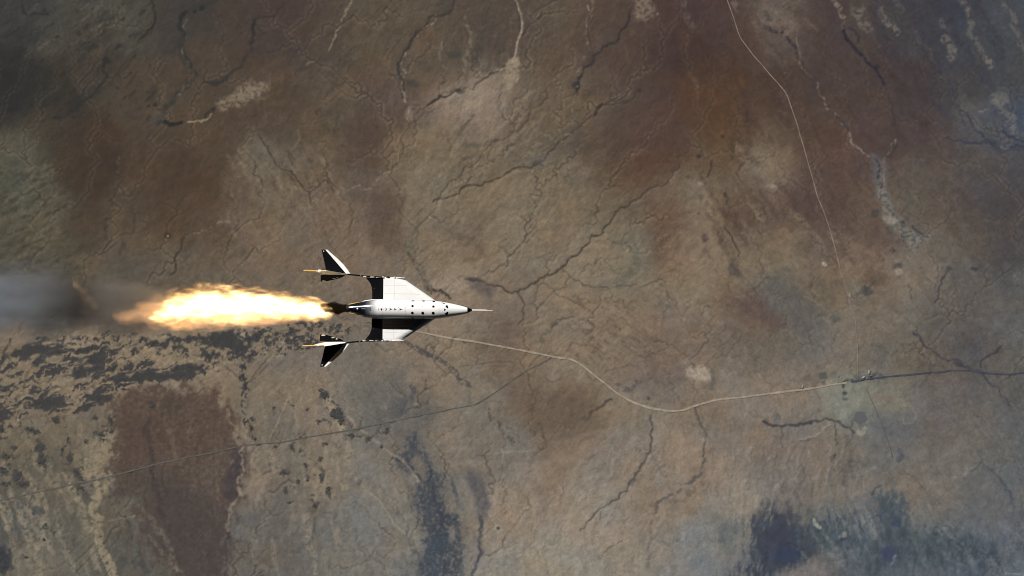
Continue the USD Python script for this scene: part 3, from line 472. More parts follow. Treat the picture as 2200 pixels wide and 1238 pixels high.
line('866 736,884 744,900 753,916 760,934 766,950 778,968 790,984 804,1001 821,1010 834', 9, (74, 72, 74), .65, cut=.3, carve=3); spot(918, 760, 12, 6, (68, 68, 72), .6, deg=-30); spot(930, 746, 5, 4, (80, 78, 76), .6)
line('964 818,972 844,981 872', 3, (104, 96, 84), .4); line('988 788,1040 782,1100 777', 2.2, (86, 78, 68), .6, .03); line('1000 820,1012 845,1010 866', 2.6, (88, 82, 72), .5); line('1046 976,1080 972,1150 968', 2, (124, 118, 106), .5, .02)
line('915 818,918 850,920 880', 5, (70, 72, 70), .55, cut=.5); line('830 820,836 850,830 890', 5, (122, 114, 104), .45, cut=.5); line('730 850,748 896,764 916', 6, (126, 116, 100), .45, cut=.3); line('745 950,750 1000,740 1050', 14, (124, 115, 100), .5, cut=.4)
patch('740 760,800 770,870 800,870 860,800 900,740 880', (96, 94, 88), .4, 16, 12); line('872 1040,880 1060,900 1070', 4, (84, 80, 76), .4); line('800 1180,860 1176,880 1184', 2, (118, 114, 104), .4, .03)
line('765 1140,775 1180,790 1220', 3, (84, 84, 82), .5); line('775 1176,800 1196,826 1225', 4, (84, 84, 82), .5); line('1122 1160,1118 1200,1120 1240', 6, (130, 124, 110), .35, cut=.3)
# lower left: the red field, pale strips and dark dots
patch('245 845,280 830,330 828,370 824,420 838,470 852,495 880,508 930,520 970,522 1020,515 1060,500 1090,492 1130,488 1180,486 1260,400 1260,360 1220,330 1180,310 1120,300 1080,250 1060,228 1010,236 960,240 900', (77, 65, 60), .7, 12, 34)
patch('252 846,300 832,400 832,470 856,500 900,512 950,420 975,330 990,260 1000,240 930', (83, 67, 58), .45, 16, 30); patch('330 1010,420 1060,470 1090,488 1140,480 1260,400 1260,340 1120', (72, 66, 66), .6, 16, 28)
patch('500 962,516 966,521 1000,522 1030,510 1060,494 1080,480 1060,494 1010', (63, 59, 64), .75, 6, 10); line('322 900,320 940,326 1000,336 1060,350 1110', 11, (66, 58, 58), .55, cut=.1); line('486 1100,484 1160,486 1245', 5, (64, 60, 64), .5); spot(365, 870, 26, 22, (72, 66, 60), .5)
line('350 885,366 930,372 960,380 990', 7, (102, 86, 74), .5, cut=.4); line('405 900,404 930', 4, (108, 92, 78), .45, cut=.2); line('300 1090,330 1120,360 1170,390 1230', 12, (104, 99, 88), .4, cut=.4); line('318 1150,345 1180,380 1225', 10, (108, 103, 92), .4, cut=.3)
line('470 850,490 880,508 925,516 965', 8, (124, 114, 96), .4, cut=.3); line('522 900,522 960,524 1010,516 1060,496 1100,490 1140', 6, (122, 114, 98), .55, cut=.2); patch('530 1030,570 1020,576 1070,540 1080', (114, 104, 94), .5, 4, 5)
line('232 938,232 968,212 1000,220 1020', 22, (118, 109, 91), .65, cut=.25); patch('180 955,228 948,232 1000,212 1018,190 1000', (114, 106, 89), .6, 5, 7); line('207 1040,205 1065,200 1100,204 1140,214 1170,228 1200,244 1240', 20, (120, 113, 95), .8, cut=.15)
line('204 1060,222 1030,218 1100,222 1160', 6, (104, 90, 76), .4, cut=.3); line('150 1050,168 1068,180 1110,186 1130', 12, (116, 109, 92), .5, cut=.35); line('48 1090,62 1130,70 1190,76 1240', 14, (108, 105, 93), .5, cut=.3); line('108 1000,112 1030,128 1060', 14, (112, 104, 88), .5, cut=.35); line('30 1060,46 1100', 8, (110, 104, 90), .4, cut=.4)
line('232 1120,290 1108', 2, (122, 116, 102), .55, .02); line('60 1170,150 1146', 2, (110, 106, 94), .45, .02); line('268 1108,280 1130,284 1160', 4, (66, 68, 68), .6, cut=.2); line('590 1170,600 1240', 2.4, (118, 114, 104), .5, .02)
line('260 1200,300 1210,320 1230', 10, (70, 72, 74), .45); spot(4, 1206, 22, 30, (46, 50, 60), .8); spot(190, 1050, 14, 24, (72, 70, 72), .45); spot(80, 1098, 13, 12, (66, 70, 76), .6); line('70 1060,66 1090,78 1100', 4, (70, 72, 72), .5)
line('527 818,526 859,526 903,540 923,553 947', 10, (56, 56, 56), .85, .06, ragged=1.0, cut=.55); line('519 746,522 770,524 809,524 850', 12, (56, 56, 60), .85, .05, ragged=1.0, cut=.45); line('522 820,522 1010', 3, (120, 112, 96), .35, .02)
line('624 846,600 900,578 948', 2.4, (128, 119, 102), .6, .03); line('615 830,640 880,655 900', 5, (130, 120, 102), .45, cut=.4); line('575 955,584 990,600 1020', 10, (126, 118, 98), .45, cut=.4); line('660 1100,668 1150,676 1230', 12, (124, 115, 100), .5, cut=.35)
line('700 858,716 880,734 920', 14, (132, 120, 100), .6, cut=.35); line('525 1130,545 1180,580 1225', 9, (112, 106, 96), .45, cut=.3); line('678 1110,674 1140,664 1166', 5, (74, 74, 72), .6, cut=.3); line('690 950,720 1000,740 1060', 10, (122, 113, 97), .4, cut=.4)
CLUMPS = ((63, 923, 11, 8), (81, 928, 7, 5), (121, 903, 12, 9), (237, 903, 7, 12), (239, 925, 6, 9), (218, 933, 11, 7), (222, 945, 6, 4), (85, 962, 13, 13), (88, 985, 12, 12), (96, 1001, 7, 5), (146, 944, 4, 8), (149, 984, 8, 8), (135, 968, 6, 9), (36, 1022, 13, 11),
                   (48, 1042, 13, 9), (163, 1011, 8, 7), (173, 1028, 8, 7), (176, 1049, 7, 6), (326, 872, 7, 10), (184, 950, 6, 5), (206, 898, 5, 5), (699, 848, 13, 11), (690, 838, 7, 5), (723, 890, 13, 16), (735, 905, 9, 10), (645, 967, 4, 9), (627, 962, 5, 7), (611, 1016, 10, 6), (656, 1000, 6, 8),
                   (662, 1028, 5, 9), (690, 1026, 6, 12), (704, 1054, 6, 12), (679, 1088, 6, 14), (614, 1052, 6, 8), (688, 985, 6, 8), (640, 1035, 5, 5), (620, 1080, 7, 4), (700, 955, 6, 4), (98, 1128, 5, 4), (56, 1198, 7, 5), (94, 1160, 5, 5), (660, 880, 5, 4), (688, 905, 6, 4), (280, 1013, 9, 4), (140, 1250, 5, 5),
                   (10, 980, 16, 6), (8, 1010, 14, 8), (30, 962, 12, 5), (12, 1040, 12, 6), (590, 876, 4, 3), (630, 872, 4, 2.5), (593, 960, 3, 3), (540, 900, 6, 5), (645, 940, 5, 4), (555, 956, 8, 4), (755, 935, 9, 5), (790, 945, 6, 4), (832, 925, 4, 8), (820, 960, 4, 4))
for u, v, a, b in CLUMPS:
    spot(u, v, a * .85, b * .85, (64, 64, 62), .75, .9)

# --- the wide band of dark scrub left of the middle
def scrub_field():
    band = 'x'
    a, win = inside('-320 850,-100 790,0 762,70 738,200 722,350 716,440 716,500 706,580 700,640 694,700 696,756 700,750 722,700 738,640 752,600 770,560 776,520 784,470 800,420 812,350 822,280 832,250 850,220 872,180 886,120 890,80 880,50 900,20 935,-60 990,-320 1060', 5, 7)
    m = np.zeros((NV, NU), np.float32); m[win] = a
    s1 = streak(UU + 8 * WOB2, VV + 12 * WOB2, 25, 34, 5.5, 401, 5) ; s2 = fbm(UU / 12, VV / 12, 4, 402, .7); big = fbm(UU / 60, VV / 40, 4, 403, .6)
    left = sstep(480, 300, UU)
    f = left * (1.15 * s1 + 0.25 * s2 + 0.4 * fbm(UU / 34, VV / 15, 3, 404) + 0.08 * SMEAR2) + (1 - left) * (0.5 * s1 + 0.95 * s2) + 0.55 * big - 0.22 + 0.12 * sstep(900, 840, VV + 0.25 * UU) + 0.25 * region(620, 725, 110, 30) - 0.1 * region(330, 775, 120, 22)
    for u, v, ru, rv, k in ((208, 772, 24, 30, 1.3), (110, 866, 55, 14, .9), (225, 862, 34, 22, 1.2), (190, 880, 14, 12, 1), (300, 815, 34, 12, 1.2), (360, 806, 55, 13, 1.3), (425, 790, 36, 12, 1.2), (480, 726, 46, 13, 1.2), (505, 742, 26, 18, .9), (70, 752, 60, 12, 1.2), (30, 762, 26, 11, .7), (450, 762, 25, 8, .7), (130, 752, 30, 7, .6),
                            (340, 738, 30, 9, .5), (395, 728, 28, 7, .6), (150, 800, 70, 20, .35), (5, 880, 30, 24, .4), (540, 780, 10, 20, .8), (250, 800, 22, 22, .5), (660, 735, 40, 14, .3)):
        f = f + 0.80 * k * region(u, v, ru, rv)
    return m * (0.72 * sstep(-0.16, 0.42, f) + 0.28 * sstep(0.15, 0.5, f)), m
SCRUB, BAND = scrub_field()
paint(BAND * .5, (118, 107, 89))
C *= (1 + 0.10 * BAND * fbm(UU / 9, VV / 7, 3, 410))[..., None]
paint(SCRUB * .92, (53, 53, 56))
line('-40 812,0 790,10 770,14 745,22 728', 5, (60, 60, 58), .7); spot(519, 724, 9, 10, (134, 127, 110), .85); line('60 745,110 736,160 732,205 742', 4, (122, 114, 100), .6); line('95 760,140 752,180 756,200 764', 5, (124, 114, 97), .6)
line('310 772,370 758,410 745', 10, (120, 108, 88), .5); line('335 800,395 796', 7, (122, 110, 92), .55)
C *= (1.04 + 0.04 * sstep(700, 1000, UU) * sstep(750, 500, VV) - 0.05 * sstep(1250, 1500, UU) * sstep(300, 150, VV))[..., None] * np.array([1.02, 1.0, 0.985], np.float32)
C *= 1 + (sstep(950, 1300, UU) * sstep(700, 950, VV))[..., None] * np.array([-0.03, 0.0, 0.035], np.float32)
GATE2 = sstep(0.0, 0.6, fbm(UU / 60, VV / 60, 4, 95, .6))
ROUGH = fbm(UU / 19 + 0.25 * DX * SMEAR2, VV / 19 + 0.25 * DY * SMEAR2, 5, 96, .72)
C *= (1 + np.clip(0.008 * SMEAR + 0.006 * SMEAR2 * GATE2 + 0.032 * WHITE * (0.6 + 0.4 * DRY) + 0.045 * ROUGH, -.3, .3))[..., None]
LUM = C @ np.array([.3, .59, .11], np.float32)
C += (LUM[..., None] * np.array([1.085, 0.985, 0.865], np.float32) - C) * 0.05
LUM = C @ np.array([.3, .59, .11], np.float32); LIFT = np.where(LUM > 76, 0.42, -0.03) * (LUM - 76)      # the land's own range of tone, from dark scrub to pale silt
C = C * ((LUM + LIFT) / LUM)[..., None] + np.maximum(LUM - 80, 0)[..., None] * np.array([0.015, 0.0, 0.015], np.float32)
SCRUB_H = np.maximum(SCRUB, 0)
#__GROUND_END__

# --- the small plots and the stock pond beside the eastern road, before the ground is laid
for q, col, o in (('1759 801,1776 799,1777 814,1760 816', (82, 84, 82), .85), ('1764 818,1773 817,1774 826,1765 827', (94, 92, 86), .7), ('1727 808,1742 806,1742 819,1728 820', (100, 88, 76), .6), ('1778 798,1797 796,1798 812,1779 814', (116, 108, 96), .6), ('1743 806,1758 803,1759 824,1744 826', (108, 98, 86), .5)):
    a, win = inside(q, 1.2, 0.6, 0.0, 0); paint(a * o, col, win)
line('1718 804,1760 799,1800 794', 1.6, (122, 114, 104), .55, .01); line('1802 824,1812 822,1822 818', 4, (66, 66, 64), .7); spot(1815, 845, 6, 5, (60, 64, 72), .8); spot(1815, 858, 6, 4, (76, 78, 80), .7); spot(1812, 830, 3, 4, (64, 64, 66), .8); spot(1802, 810, 2.5, 2.5, (74, 74, 74), .7)
spot(1820, 816, 5, 4, (78, 80, 78), .5); spot(1842, 810, 9, 6, (86, 88, 88), .5); spot(1862, 806, 5, 4, (124, 118, 108), .6); spot(1879, 777, 3, 3, (78, 78, 74), .7); line('1830 818,1866 812,1898 812', 8, (62, 64, 78), .55, cut=.2)
POND = (1848, 897)
def level(u, v, r):
    k = np.exp(-(((UU - u)**2 + (VV - v)**2) / r**2)**3); z = float(H[int((v - V1[0]) / STEP), int((u - U1[0]) / STEP)]); H[:] = H * (1 - k) + z * k; return z
POND_Z = level(*POND, 19)
spot(*POND, 17, 16, (98, 98, 92), .5, .15)

def srgb(c):
    c = np.clip(np.asarray(c, np.float64) / 255, 0, 1); return np.where(c <= 0.04045, c / 12.92, ((c + 0.055) / 1.055)**2.4)
GAIN = np.array([0.985, 0.958, 0.920]); AIR = np.array([0.0214, 0.0235, 0.0252])      # how the day's light and the air carry a soil's colour
def soil(c):
    return np.clip((srgb(c) - AIR) / GAIN, 0.004, 0.6)

def height(u, v):
    return map_coordinates(H, [(np.atleast_1d(v) - V1[0]) / STEP, (np.atleast_1d(u) - U1[0]) / STEP], order=1, mode='nearest') + GZ

def lay_ground():
    far = np.array([10500, 7000, 4600, 3000, 1900, 1100, 600, 300, 130, 50.0])
    u = np.concatenate([U1[0] - far, U1, U1[-1] + far[::-1]]); v = np.concatenate([V1[0] - far, V1, V1[-1] + far[::-1]])
    n = len(far); pad = ((n, n), (n, n)); gu, gv = np.meshgrid(u, v)
    h = np.pad(H, pad, mode='edge').astype(np.float64); c = np.pad(soil(C), pad + ((0, 0),), mode='edge')
    d = np.hypot(np.maximum(0, np.maximum(U1[0] - gu, gu - U1[-1])), np.maximum(0, np.maximum(V1[0] - gv, gv - V1[-1])))
    k = sstep(0, 250, d)[..., None]; c = c * (1 - k) + k * soil((104, 94, 79)) * (1 + 0.25 * fbm(gu / 900, gv / 900, 4, 5))[..., None]
    x, y = g2w(gu, gv); z = h + GZ
    P = np.stack([x, y, z], -1)
    nx = -np.gradient(z, axis=1) / np.gradient(x, axis=1); ny = -np.gradient(z, axis=0) / np.gradient(y, axis=0)
    N = np.stack([nx, ny, np.ones_like(nx)], -1); N /= np.linalg.norm(N, axis=-1, keepdims=True)
    rows, cols = z.shape; i = np.arange(rows * cols).reshape(rows, cols)
    q = np.stack([i[1:, :-1], i[1:, 1:], i[:-1, 1:], i[:-1, :-1]], -1).reshape(-1, 4).astype(np.int32)
    m = UsdGeom.Mesh.Define(stage, '/World/ground')
    m.CreatePointsAttr(Vt.Vec3fArray.FromNumpy(P.reshape(-1, 3).astype(np.float32)))
    m.CreateFaceVertexCountsAttr(Vt.IntArray.FromNumpy(np.full(len(q), 4, np.int32))); m.CreateFaceVertexIndicesAttr(Vt.IntArray.FromNumpy(q.ravel()))
    m.CreateSubdivisionSchemeAttr('none')
    m.CreateNormalsAttr(Vt.Vec3fArray.FromNumpy(N.reshape(-1, 3).astype(np.float32))); m.SetNormalsInterpolation('vertex')
    UsdGeom.PrimvarsAPI(m).CreatePrimvar('soil', Sdf.ValueTypeNames.Color3fArray, 'vertex').Set(Vt.Vec3fArray.FromNumpy(c.reshape(-1, 3).astype(np.float32)))
    mat('desert_soil', {'a': ('attribute', {'attribute': 'soil'}), 'g': ('geometry', {}),
        'n': ('noise_texture', {'scale': 0.25, 'detail': 3.0, 'roughness': 0.6}), 'r': ('map_range', {'from_min': 0.3, 'from_max': 0.7, 'to_min': 0.9, 'to_max': 1.1}),
        'm': ('mix_color', {'blend_type': 'multiply', 'fac': 1.0, 'use_clamp': False}), 'd': ('diffuse_bsdf', {'roughness': 0.4})},
        [('g.position', 'n.vector'), ('n.fac', 'r.value'), ('a.color', 'm.a'), ('r.result', 'm.b'), ('m.result', 'd.color')], surface='d.BSDF')
    UsdShade.MaterialBindingAPI.Apply(m.GetPrim()).Bind(UsdShade.Material.Get(stage, '/World/Looks/desert_soil'))
    tag(m.GetPrim(), 'brown and tan desert plain cut by dry washes, far below', 'ground', kind='structure')
lay_ground()

# ------------------------------------------------------------------ roads, pond, farmsteads, thickets
def dirt(name, col, var=0.2, rough=0.9):
    c = soil(col)
    mat(name, {'g': ('geometry', {}), 'n': ('noise_texture', {'scale': 0.03, 'detail': 4.0}), 'r': ('rgb_ramp', {'ramp': [(0.3, c * (1 - var)), (0.7, c * (1 + var))]}), 'p': ('principled_bsdf', {'roughness': rough})},
        [('g.position', 'n.vector'), ('n.fac', 'r.fac'), ('r.color', 'p.base_color')], surface='p.BSDF')
dirt('pale_gravel', (152, 140, 122), .25); dirt('track_dust', (124, 111, 98), .25); dirt('dark_asphalt', (62, 64, 75), .3); dirt('worn_tar', (91, 87, 80), .3)
dirt('scrub_leaf', (60, 60, 59), .3); dirt('scrub_leaf_pale', (72, 71, 67), .3)
def road(course, width, material, label, lift=2.0, jit=0.015):
    p = fractal(pts(course), jit, 3); seg = np.r_[0, np.cumsum(np.linalg.norm(np.diff(p, axis=0), axis=1))]
    s = np.arange(0, seg[-1], 4.0); p = np.stack([np.interp(s, seg, p[:, 0]), np.interp(s, seg, p[:, 1])], 1)
    p = np.stack([gaussian_filter(p[:, 0], 2, mode='nearest'), gaussian_filter(p[:, 1], 2, mode='nearest')], 1)
    t = np.gradient(p, axis=0); t /= np.linalg.norm(t, axis=1, keepdims=True); nrm = np.stack([-t[:, 1], t[:, 0]], 1)
    wv = width * (1 + 0.45 * fbm(s / 30, s * 0 + width, 3, 9)); rings = []
    for off, dz in ((0.62, -2.5), (0.5, lift), (-0.5, lift), (-0.62, -2.5)):
        q = p + nrm * (off * wv)[:, None]; x, y = g2w(q[:, 0], q[:, 1]); rings.append(np.stack([x, y, height(p[:, 0], p[:, 1]) + dz], 1))
    v = np.stack(rings, 1); n = len(p); i = np.arange(n * 4).reshape(n, 4); f = []
    for k in range(3): f.append(np.stack([i[:-1, k], i[:-1, k + 1], i[1:, k + 1], i[1:, k]], 1))
    f = np.vstack(f); m = trimesh.Trimesh(v.reshape(-1, 3), np.vstack([f[:, :3], f[:, [0, 2, 3]]]), process=False)
    if m.face_normals[:, 2].sum() < 0: m.invert()
    obj('road', m, material, smooth=False, label=label, category='road', kind='structure')
road('880 710,893 712,968 727,1018 734,1083 746,1171 763,1232 773,1253 787,1286 814,1307 830,1325 845,1358 864,1395 877,1436 884,1470 882,1487 874,1528 862,1596 854,1664 845,1731 837,1799 825,1826 821', 3.5, 'pale_gravel', 'pale gravel road sweeping in a wide bend below the nose of the spaceplane')
road('1826 821,1860 815,1935 807,2003 800,2044 796,2081 796,2105 800,2173 805,2220 798,2400 780', 3.2, 'dark_asphalt', 'dark blue-grey road running on from the farmsteads to the right edge')
road('1188 766,1137 793,1096 820,1056 849,1018 871,968 879,927 888,845 905,774 920,730 928,645 942,577 952,526 957,441 976,339 996,271 1015,204 1032,153 1041,68 1059,0 1075,-150 1105', 2.3, 'worn_tar', 'dark tarred road crossing the red field and forking off the pale road')
road('1545 -60,1562 0,1579 47,1589 81,1613 112,1650 156,1691 204,1704 244,1718 288,1731 332,1748 390,1755 420,1772 461,1793 529,1806 586,1820 627,1826 654,1837 681,1842 732,1843 780,1843 815', 1.9, 'track_dust', 'thin pale dirt track running down the red land to the farmsteads', 3.0)
road('1860 832,1884 886,1901 927,1912 960,1918 985', 1.7, 'worn_tar', 'thin dark track leaving the farmsteads past the stock pond', 3.0)
road('893 712,840 700,780 690', 2.0, 'track_dust', 'faint dirt track under the shadowed wing', 3.0)

mat('pond_water', {'p': ('principled_bsdf', {'base_color': tuple(soil((94, 95, 97))), 'roughness': 0.12, 'ior': 1.33})}, [], surface='p.BSDF')
a = np.linspace(0, 2 * np.pi, 40, endpoint=False); rr = 13.5 * (1 + 0.06 * np.sin(3 * a + 1) + 0.05 * np.sin(5 * a)); px, py = g2w(POND[0] + rr * np.cos(a), POND[1] + 0.95 * rr * np.sin(a))
v = np.vstack([[[*g2w(*POND), GZ + POND_Z + .8]], np.stack([px, py, np.full(40, GZ + POND_Z + .8)], 1)]); f = np.array([[0, 1 + (k + 1) % 40, 1 + k] for k in range(40)])
obj('pond', trimesh.Trimesh(v, f, process=False), 'pond_water', smooth=False, label='round grey stock pond south of the dark road', category='pond', kind='structure')

mat('farm_wall', {'p': ('principled_bsdf', {'base_color': (0.2, 0.18, 0.15), 'roughness': 0.8})}, [], surface='p.BSDF')
mat('farm_roof', {'p': ('principled_bsdf', {'base_color': (0.26, 0.25, 0.23), 'roughness': 0.5})}, [], surface='p.BSDF')
mat('farm_roof_dark', {'p': ('principled_bsdf', {'base_color': (0.05, 0.05, 0.05), 'roughness': 0.6})}, [], surface='p.BSDF')
def farm(u, v, l, w, deg, roof, label):
    t = thing('farm_building', label, 'building', (*g2w(u, v), float(height(u, v)[0])), deg)
    obj('wall', trimesh.creation.box([l, w, 6], trimesh.transformations.translation_matrix([0, 0, 1.5])), 'farm_wall', t, smooth=False)
    g = np.array([[-l/2-.5, -w/2-.6, 4.503], [l/2+.5, -w/2-.6, 4.503], [l/2+.5, w/2+.6, 4.503], [-l/2-.5, w/2+.6, 4.503], [-l/2-.5, 0, 7.5], [l/2+.5, 0, 7.5]])
    obj('roof', trimesh.Trimesh(g, [[0,1,5],[0,5,4],[2,3,4],[2,4,5],[3,0,4],[1,2,5],[0,3,2],[0,2,1]], process=False), roof, t, smooth=False)
farm(1867, 799, 20, 11, 80, 'farm_roof', 'pale-roofed farm building beside the head of the dirt track')
farm(1870, 808, 12, 10, 10, 'farm_roof_dark', 'small dark-roofed farm building just above the dark road')
farm(1724, 831, 14, 8, 75, 'farm_roof', 'pale farm shed alone on the upper side of the pale road')
farm(1855, 811, 14, 9, 30, 'farm_roof', 'pale-roofed house where the dirt track meets the road')

CRNG = np.random.default_rng(23)
LUMP = trimesh.creation.icosphere(1)
def lump(sx, sy, sz):
    v = LUMP.vertices * (1 + 0.22 * CRNG.normal(0, 1, (len(LUMP.vertices), 1))); v = v * [sx, sy, sz]; v[:, 2] = np.maximum(v[:, 2], -0.3 * sz); return trimesh.Trimesh(v, LUMP.faces, process=False)
def thicket(u, v, ru, rv, label, group):
    ms = []; n = int(np.clip(ru * rv / 9, 3, 14))
    for k in range(n):
        r, t = math.sqrt(CRNG.uniform(0, .9)), CRNG.uniform(0, 6.28); du, dv = ru * r * math.cos(t), rv * r * math.sin(t)
        s = min(ru, rv) * CRNG.uniform(.3, .55) * GPX; m = lump(s * CRNG.uniform(.8, 1.3), s, 3.2 * CRNG.uniform(.7, 1.3)); m.apply_translation([du * GPX, -dv * GPX, 0.8]); ms.append(m)
    t = UsdGeom.Xform.Define(stage, numbered('/World', 'scrub_thicket')); t.AddTranslateOp().Set(Gf.Vec3d(*g2w(u, v), float(height(u, v)[0])))
    tag(t.GetPrim(), label, 'thicket', group); obj('foliage', trimesh.util.concatenate(ms), 'scrub_leaf', t.GetPrim(), smooth=False)
for u, v, a_, b_ in CLUMPS:
    if u < 0 or v > 1230: continue
    if (u, v) == (723, 890): L, G_ = 'largest dark scrub thicket, on the pale plain below the lower tail fin', None
    elif (u, v) == (699, 848): L, G_ = 'compact dark thicket just below the tip of the lower tail', None
    elif (u, v) == (326, 872): L, G_ = 'lone dark thicket in the upper part of the red field', None
    elif (u, v) == (280, 1013): L, G_ = 'low dark thicket touching the tarred road inside the red field', None
    else:
        size = 'small' if a_ * b_ < 36 else 'large' if a_ * b_ > 100 else 'middling'; shape = 'tall' if b_ > 1.3 * a_ else 'wide' if a_ > 1.3 * b_ else 'round'
        road_ = 'above the tarred road' if v < 1074 - .2 * u else 'below the tarred road'
        if u < 250:
            where = 'by the left edge' if u < 60 else 'edging the red field' if u > 195 else 'under the scrub band' if v < 930 else 'on the olive plain'; G_ = 'thickets left of the red field'
        else:
            where = 'near the red field' if u < 600 else 'on the pale plain' if u < 700 else 'towards the dark valley'; G_ = 'thickets right of the red field'
        L = f'{size} {shape} dark scrub thicket {where}, {road_}'
    thicket(u, v, a_ * .72, b_ * .72, L, G_)

def scrub():
    inst = UsdGeom.PointInstancer.Define(stage, '/World/desert_scrub'); paths = []
    for k in range(4):
        ms = [lump(2.3, 2.1, 1.6)]
        for j in range(3):
            m = lump(1.5, 1.4, 1.1); m.apply_translation([CRNG.normal(0, 3), CRNG.normal(0, 3), 0]); ms.append(m)
        paths.append(obj('shrub', trimesh.util.concatenate(ms), 'scrub_leaf' if k % 2 else 'scrub_leaf_pale', inst.GetPrim(), smooth=False).GetPath())
    jj, ii = np.nonzero(SCRUB > 0.5); pick = CRNG.permutation(len(jj))[:min(9000, len(jj))]
    u = U1[ii[pick]] + CRNG.uniform(-1, 1, len(pick)); v = V1[jj[pick]] + CRNG.uniform(-1, 1, len(pick)); x, y = g2w(u, v)
    inst.CreatePrototypesRel().SetTargets(paths)
    inst.CreatePositionsAttr(Vt.Vec3fArray.FromNumpy(np.stack([x, y, height(u, v) + .4], 1).astype(np.float32)))
    inst.CreateProtoIndicesAttr(Vt.IntArray.FromNumpy(CRNG.integers(0, 4, len(pick)).astype(np.int32)))
    s = CRNG.uniform(.7, 1.5, len(pick)); inst.CreateScalesAttr(Vt.Vec3fArray.FromNumpy(np.stack([s, s, s * .9], 1).astype(np.float32)))
    tag(inst.GetPrim(), 'broad band of dark desert scrub below the rocket flame', 'scrub', kind='stuff')
scrub()

# ------------------------------------------------------------------ the spaceplane (measured from its axis: x forward, y to its left)
def paint_mat(name, col, rough, coat=0.0, spec=0.5, metallic=0.0):
    mat(name, {'g': ('geometry', {}), 'n': ('noise_texture', {'scale': 1.3, 'detail': 5.0, 'roughness': 0.65}), 'r': ('rgb_ramp', {'ramp': [(0.3, np.array(col) * 0.95), (0.65, np.array(col))]}),
        'n2': ('noise_texture', {'scale': 6.0, 'detail': 3.0}), 'q': ('map_range', {'to_min': rough * 0.75, 'to_max': rough * 1.3}),
        'p': ('principled_bsdf', {'coat_weight': coat, 'coat_roughness': 0.08, 'metallic': metallic, 'specular_ior_level': spec})},
        [('g.position', 'n.vector'), ('g.position', 'n2.vector'), ('n.fac', 'r.fac'), ('n2.fac', 'q.value'), ('r.color', 'p.base_color'), ('q.result', 'p.roughness')], surface='p.BSDF')
paint_mat('white_paint', (0.86, 0.86, 0.85), 0.35, 0.2)
paint_mat('black_tile', (0.0016, 0.0018, 0.003), 0.42, 0.0, 0.12)
paint_mat('black_gloss', (0.003, 0.004, 0.007), 0.18, 0.4)
paint_mat('window_glass', (0.004, 0.004, 0.005), 0.06, 0.5)
paint_mat('grey_mark', (0.16, 0.17, 0.19), 0.4)
paint_mat('dim_mark', (0.05, 0.055, 0.065), 0.4)
paint_mat('flame_lit_gold', (0.95, 0.55, 0.16), 0.3, metallic=0.25)  # flame light on fin tips and nozzle petals, put into the base colour
paint_mat('steel', (0.55, 0.55, 0.56), 0.25, metallic=0.9)
paint_mat('soot_black', (0.006, 0.005, 0.004), 0.7)
# fuselage: white forward, fading through grey to black over the rocket section; unseen belly darkened to keep bounce light off the wing
mat('fuselage_paint', {'g': ('geometry', {}), 's': ('separate_xyz', {}), 'z': ('map_range', {'from_min': 0.20, 'from_max': 0.30, 'clamp': True}), 'bl': ('mix_color', {'blend_type': 'mix', 'a': (0.004, 0.006, 0.012)}), 'm': ('map_range', {'from_min': (772 - X0) / PXM, 'from_max': (812 - X0) / PXM, 'to_min': 0.0, 'to_max': 1.0}),
    'n': ('noise_texture', {'scale': 1.1, 'detail': 4.0}), 'k': ('map_range', {'to_min': -0.06, 'to_max': 0.06}), 'a': ('math', {'math_type': 'add', 'use_clamp': True}),
    'r': ('rgb_ramp', {'ramp': [(0.0, (0.002, 0.003, 0.006)), (0.30, (0.006, 0.009, 0.018)), (0.55, (0.10, 0.105, 0.12)), (0.8, (0.48, 0.48, 0.49)), (1.0, (0.84, 0.84, 0.83))]}),
    'p': ('principled_bsdf', {'roughness': 0.22, 'coat_weight': 0.35, 'coat_roughness': 0.06})},
    [('g.position', 's.vector'), ('s.x', 'm.value'), ('g.position', 'n.vector'), ('n.fac', 'k.value'), ('m.result', 'a.value1'), ('k.result', 'a.value2'), ('a.value', 'r.fac'), ('s.z', 'z.value'), ('z.result', 'bl.fac'), ('r.color', 'bl.b'), ('bl.result', 'p.base_color')], surface='p.BSDF')

PROF = np.array([(1004, 6.8), (998, 8.4), (990, 10.3), (982, 12.0), (974, 13.6), (965, 15.3), (957, 16.7), (945, 18.5), (934, 19.6), (920, 20.0), (900, 20.0), (870, 20.0), (840, 20.0), (815, 19.9), (805, 19.6), (798, 18.9), (790, 17.5), (782, 15.6), (774, 13.6), (765, 11.6), (757, 9.8), (750, 8.5)])
def LX(px): return (np.asarray(px, float) - X0) / PXM
def radius(px): return np.interp(px, PROF[::-1, 0], PROF[::-1, 1]) / PXM

def loft(rings, caps=True):
    r = np.asarray(rings, float); m, n = r.shape[:2]; i = np.arange(m * n).reshape(m, n); j = np.roll(i, -1, 1)
    q = np.stack([i[:-1], j[:-1], j[1:], i[1:]], -1).reshape(-1, 4); f = [q[:, :3], q[:, [0, 2, 3]]]; v = r.reshape(-1, 3)
    if caps:
        v = np.vstack([v, r[0].mean(0), r[-1].mean(0)]); a, b = m * n, m * n + 1
        f += [np.stack([np.full(n, a), j[0], i[0]], 1), np.stack([np.full(n, b), i[-1], j[-1]], 1)]
    t = trimesh.Trimesh(v, np.vstack(f), process=False)
    if t.volume < 0: t.invert()
    return t

def revolve(profile, n=64):
    a = np.linspace(0, 2 * np.pi, n, endpoint=False)
    return loft([np.stack([np.full(n, x), r * np.sin(a), r * np.cos(a)], 1) for x, r in profile])

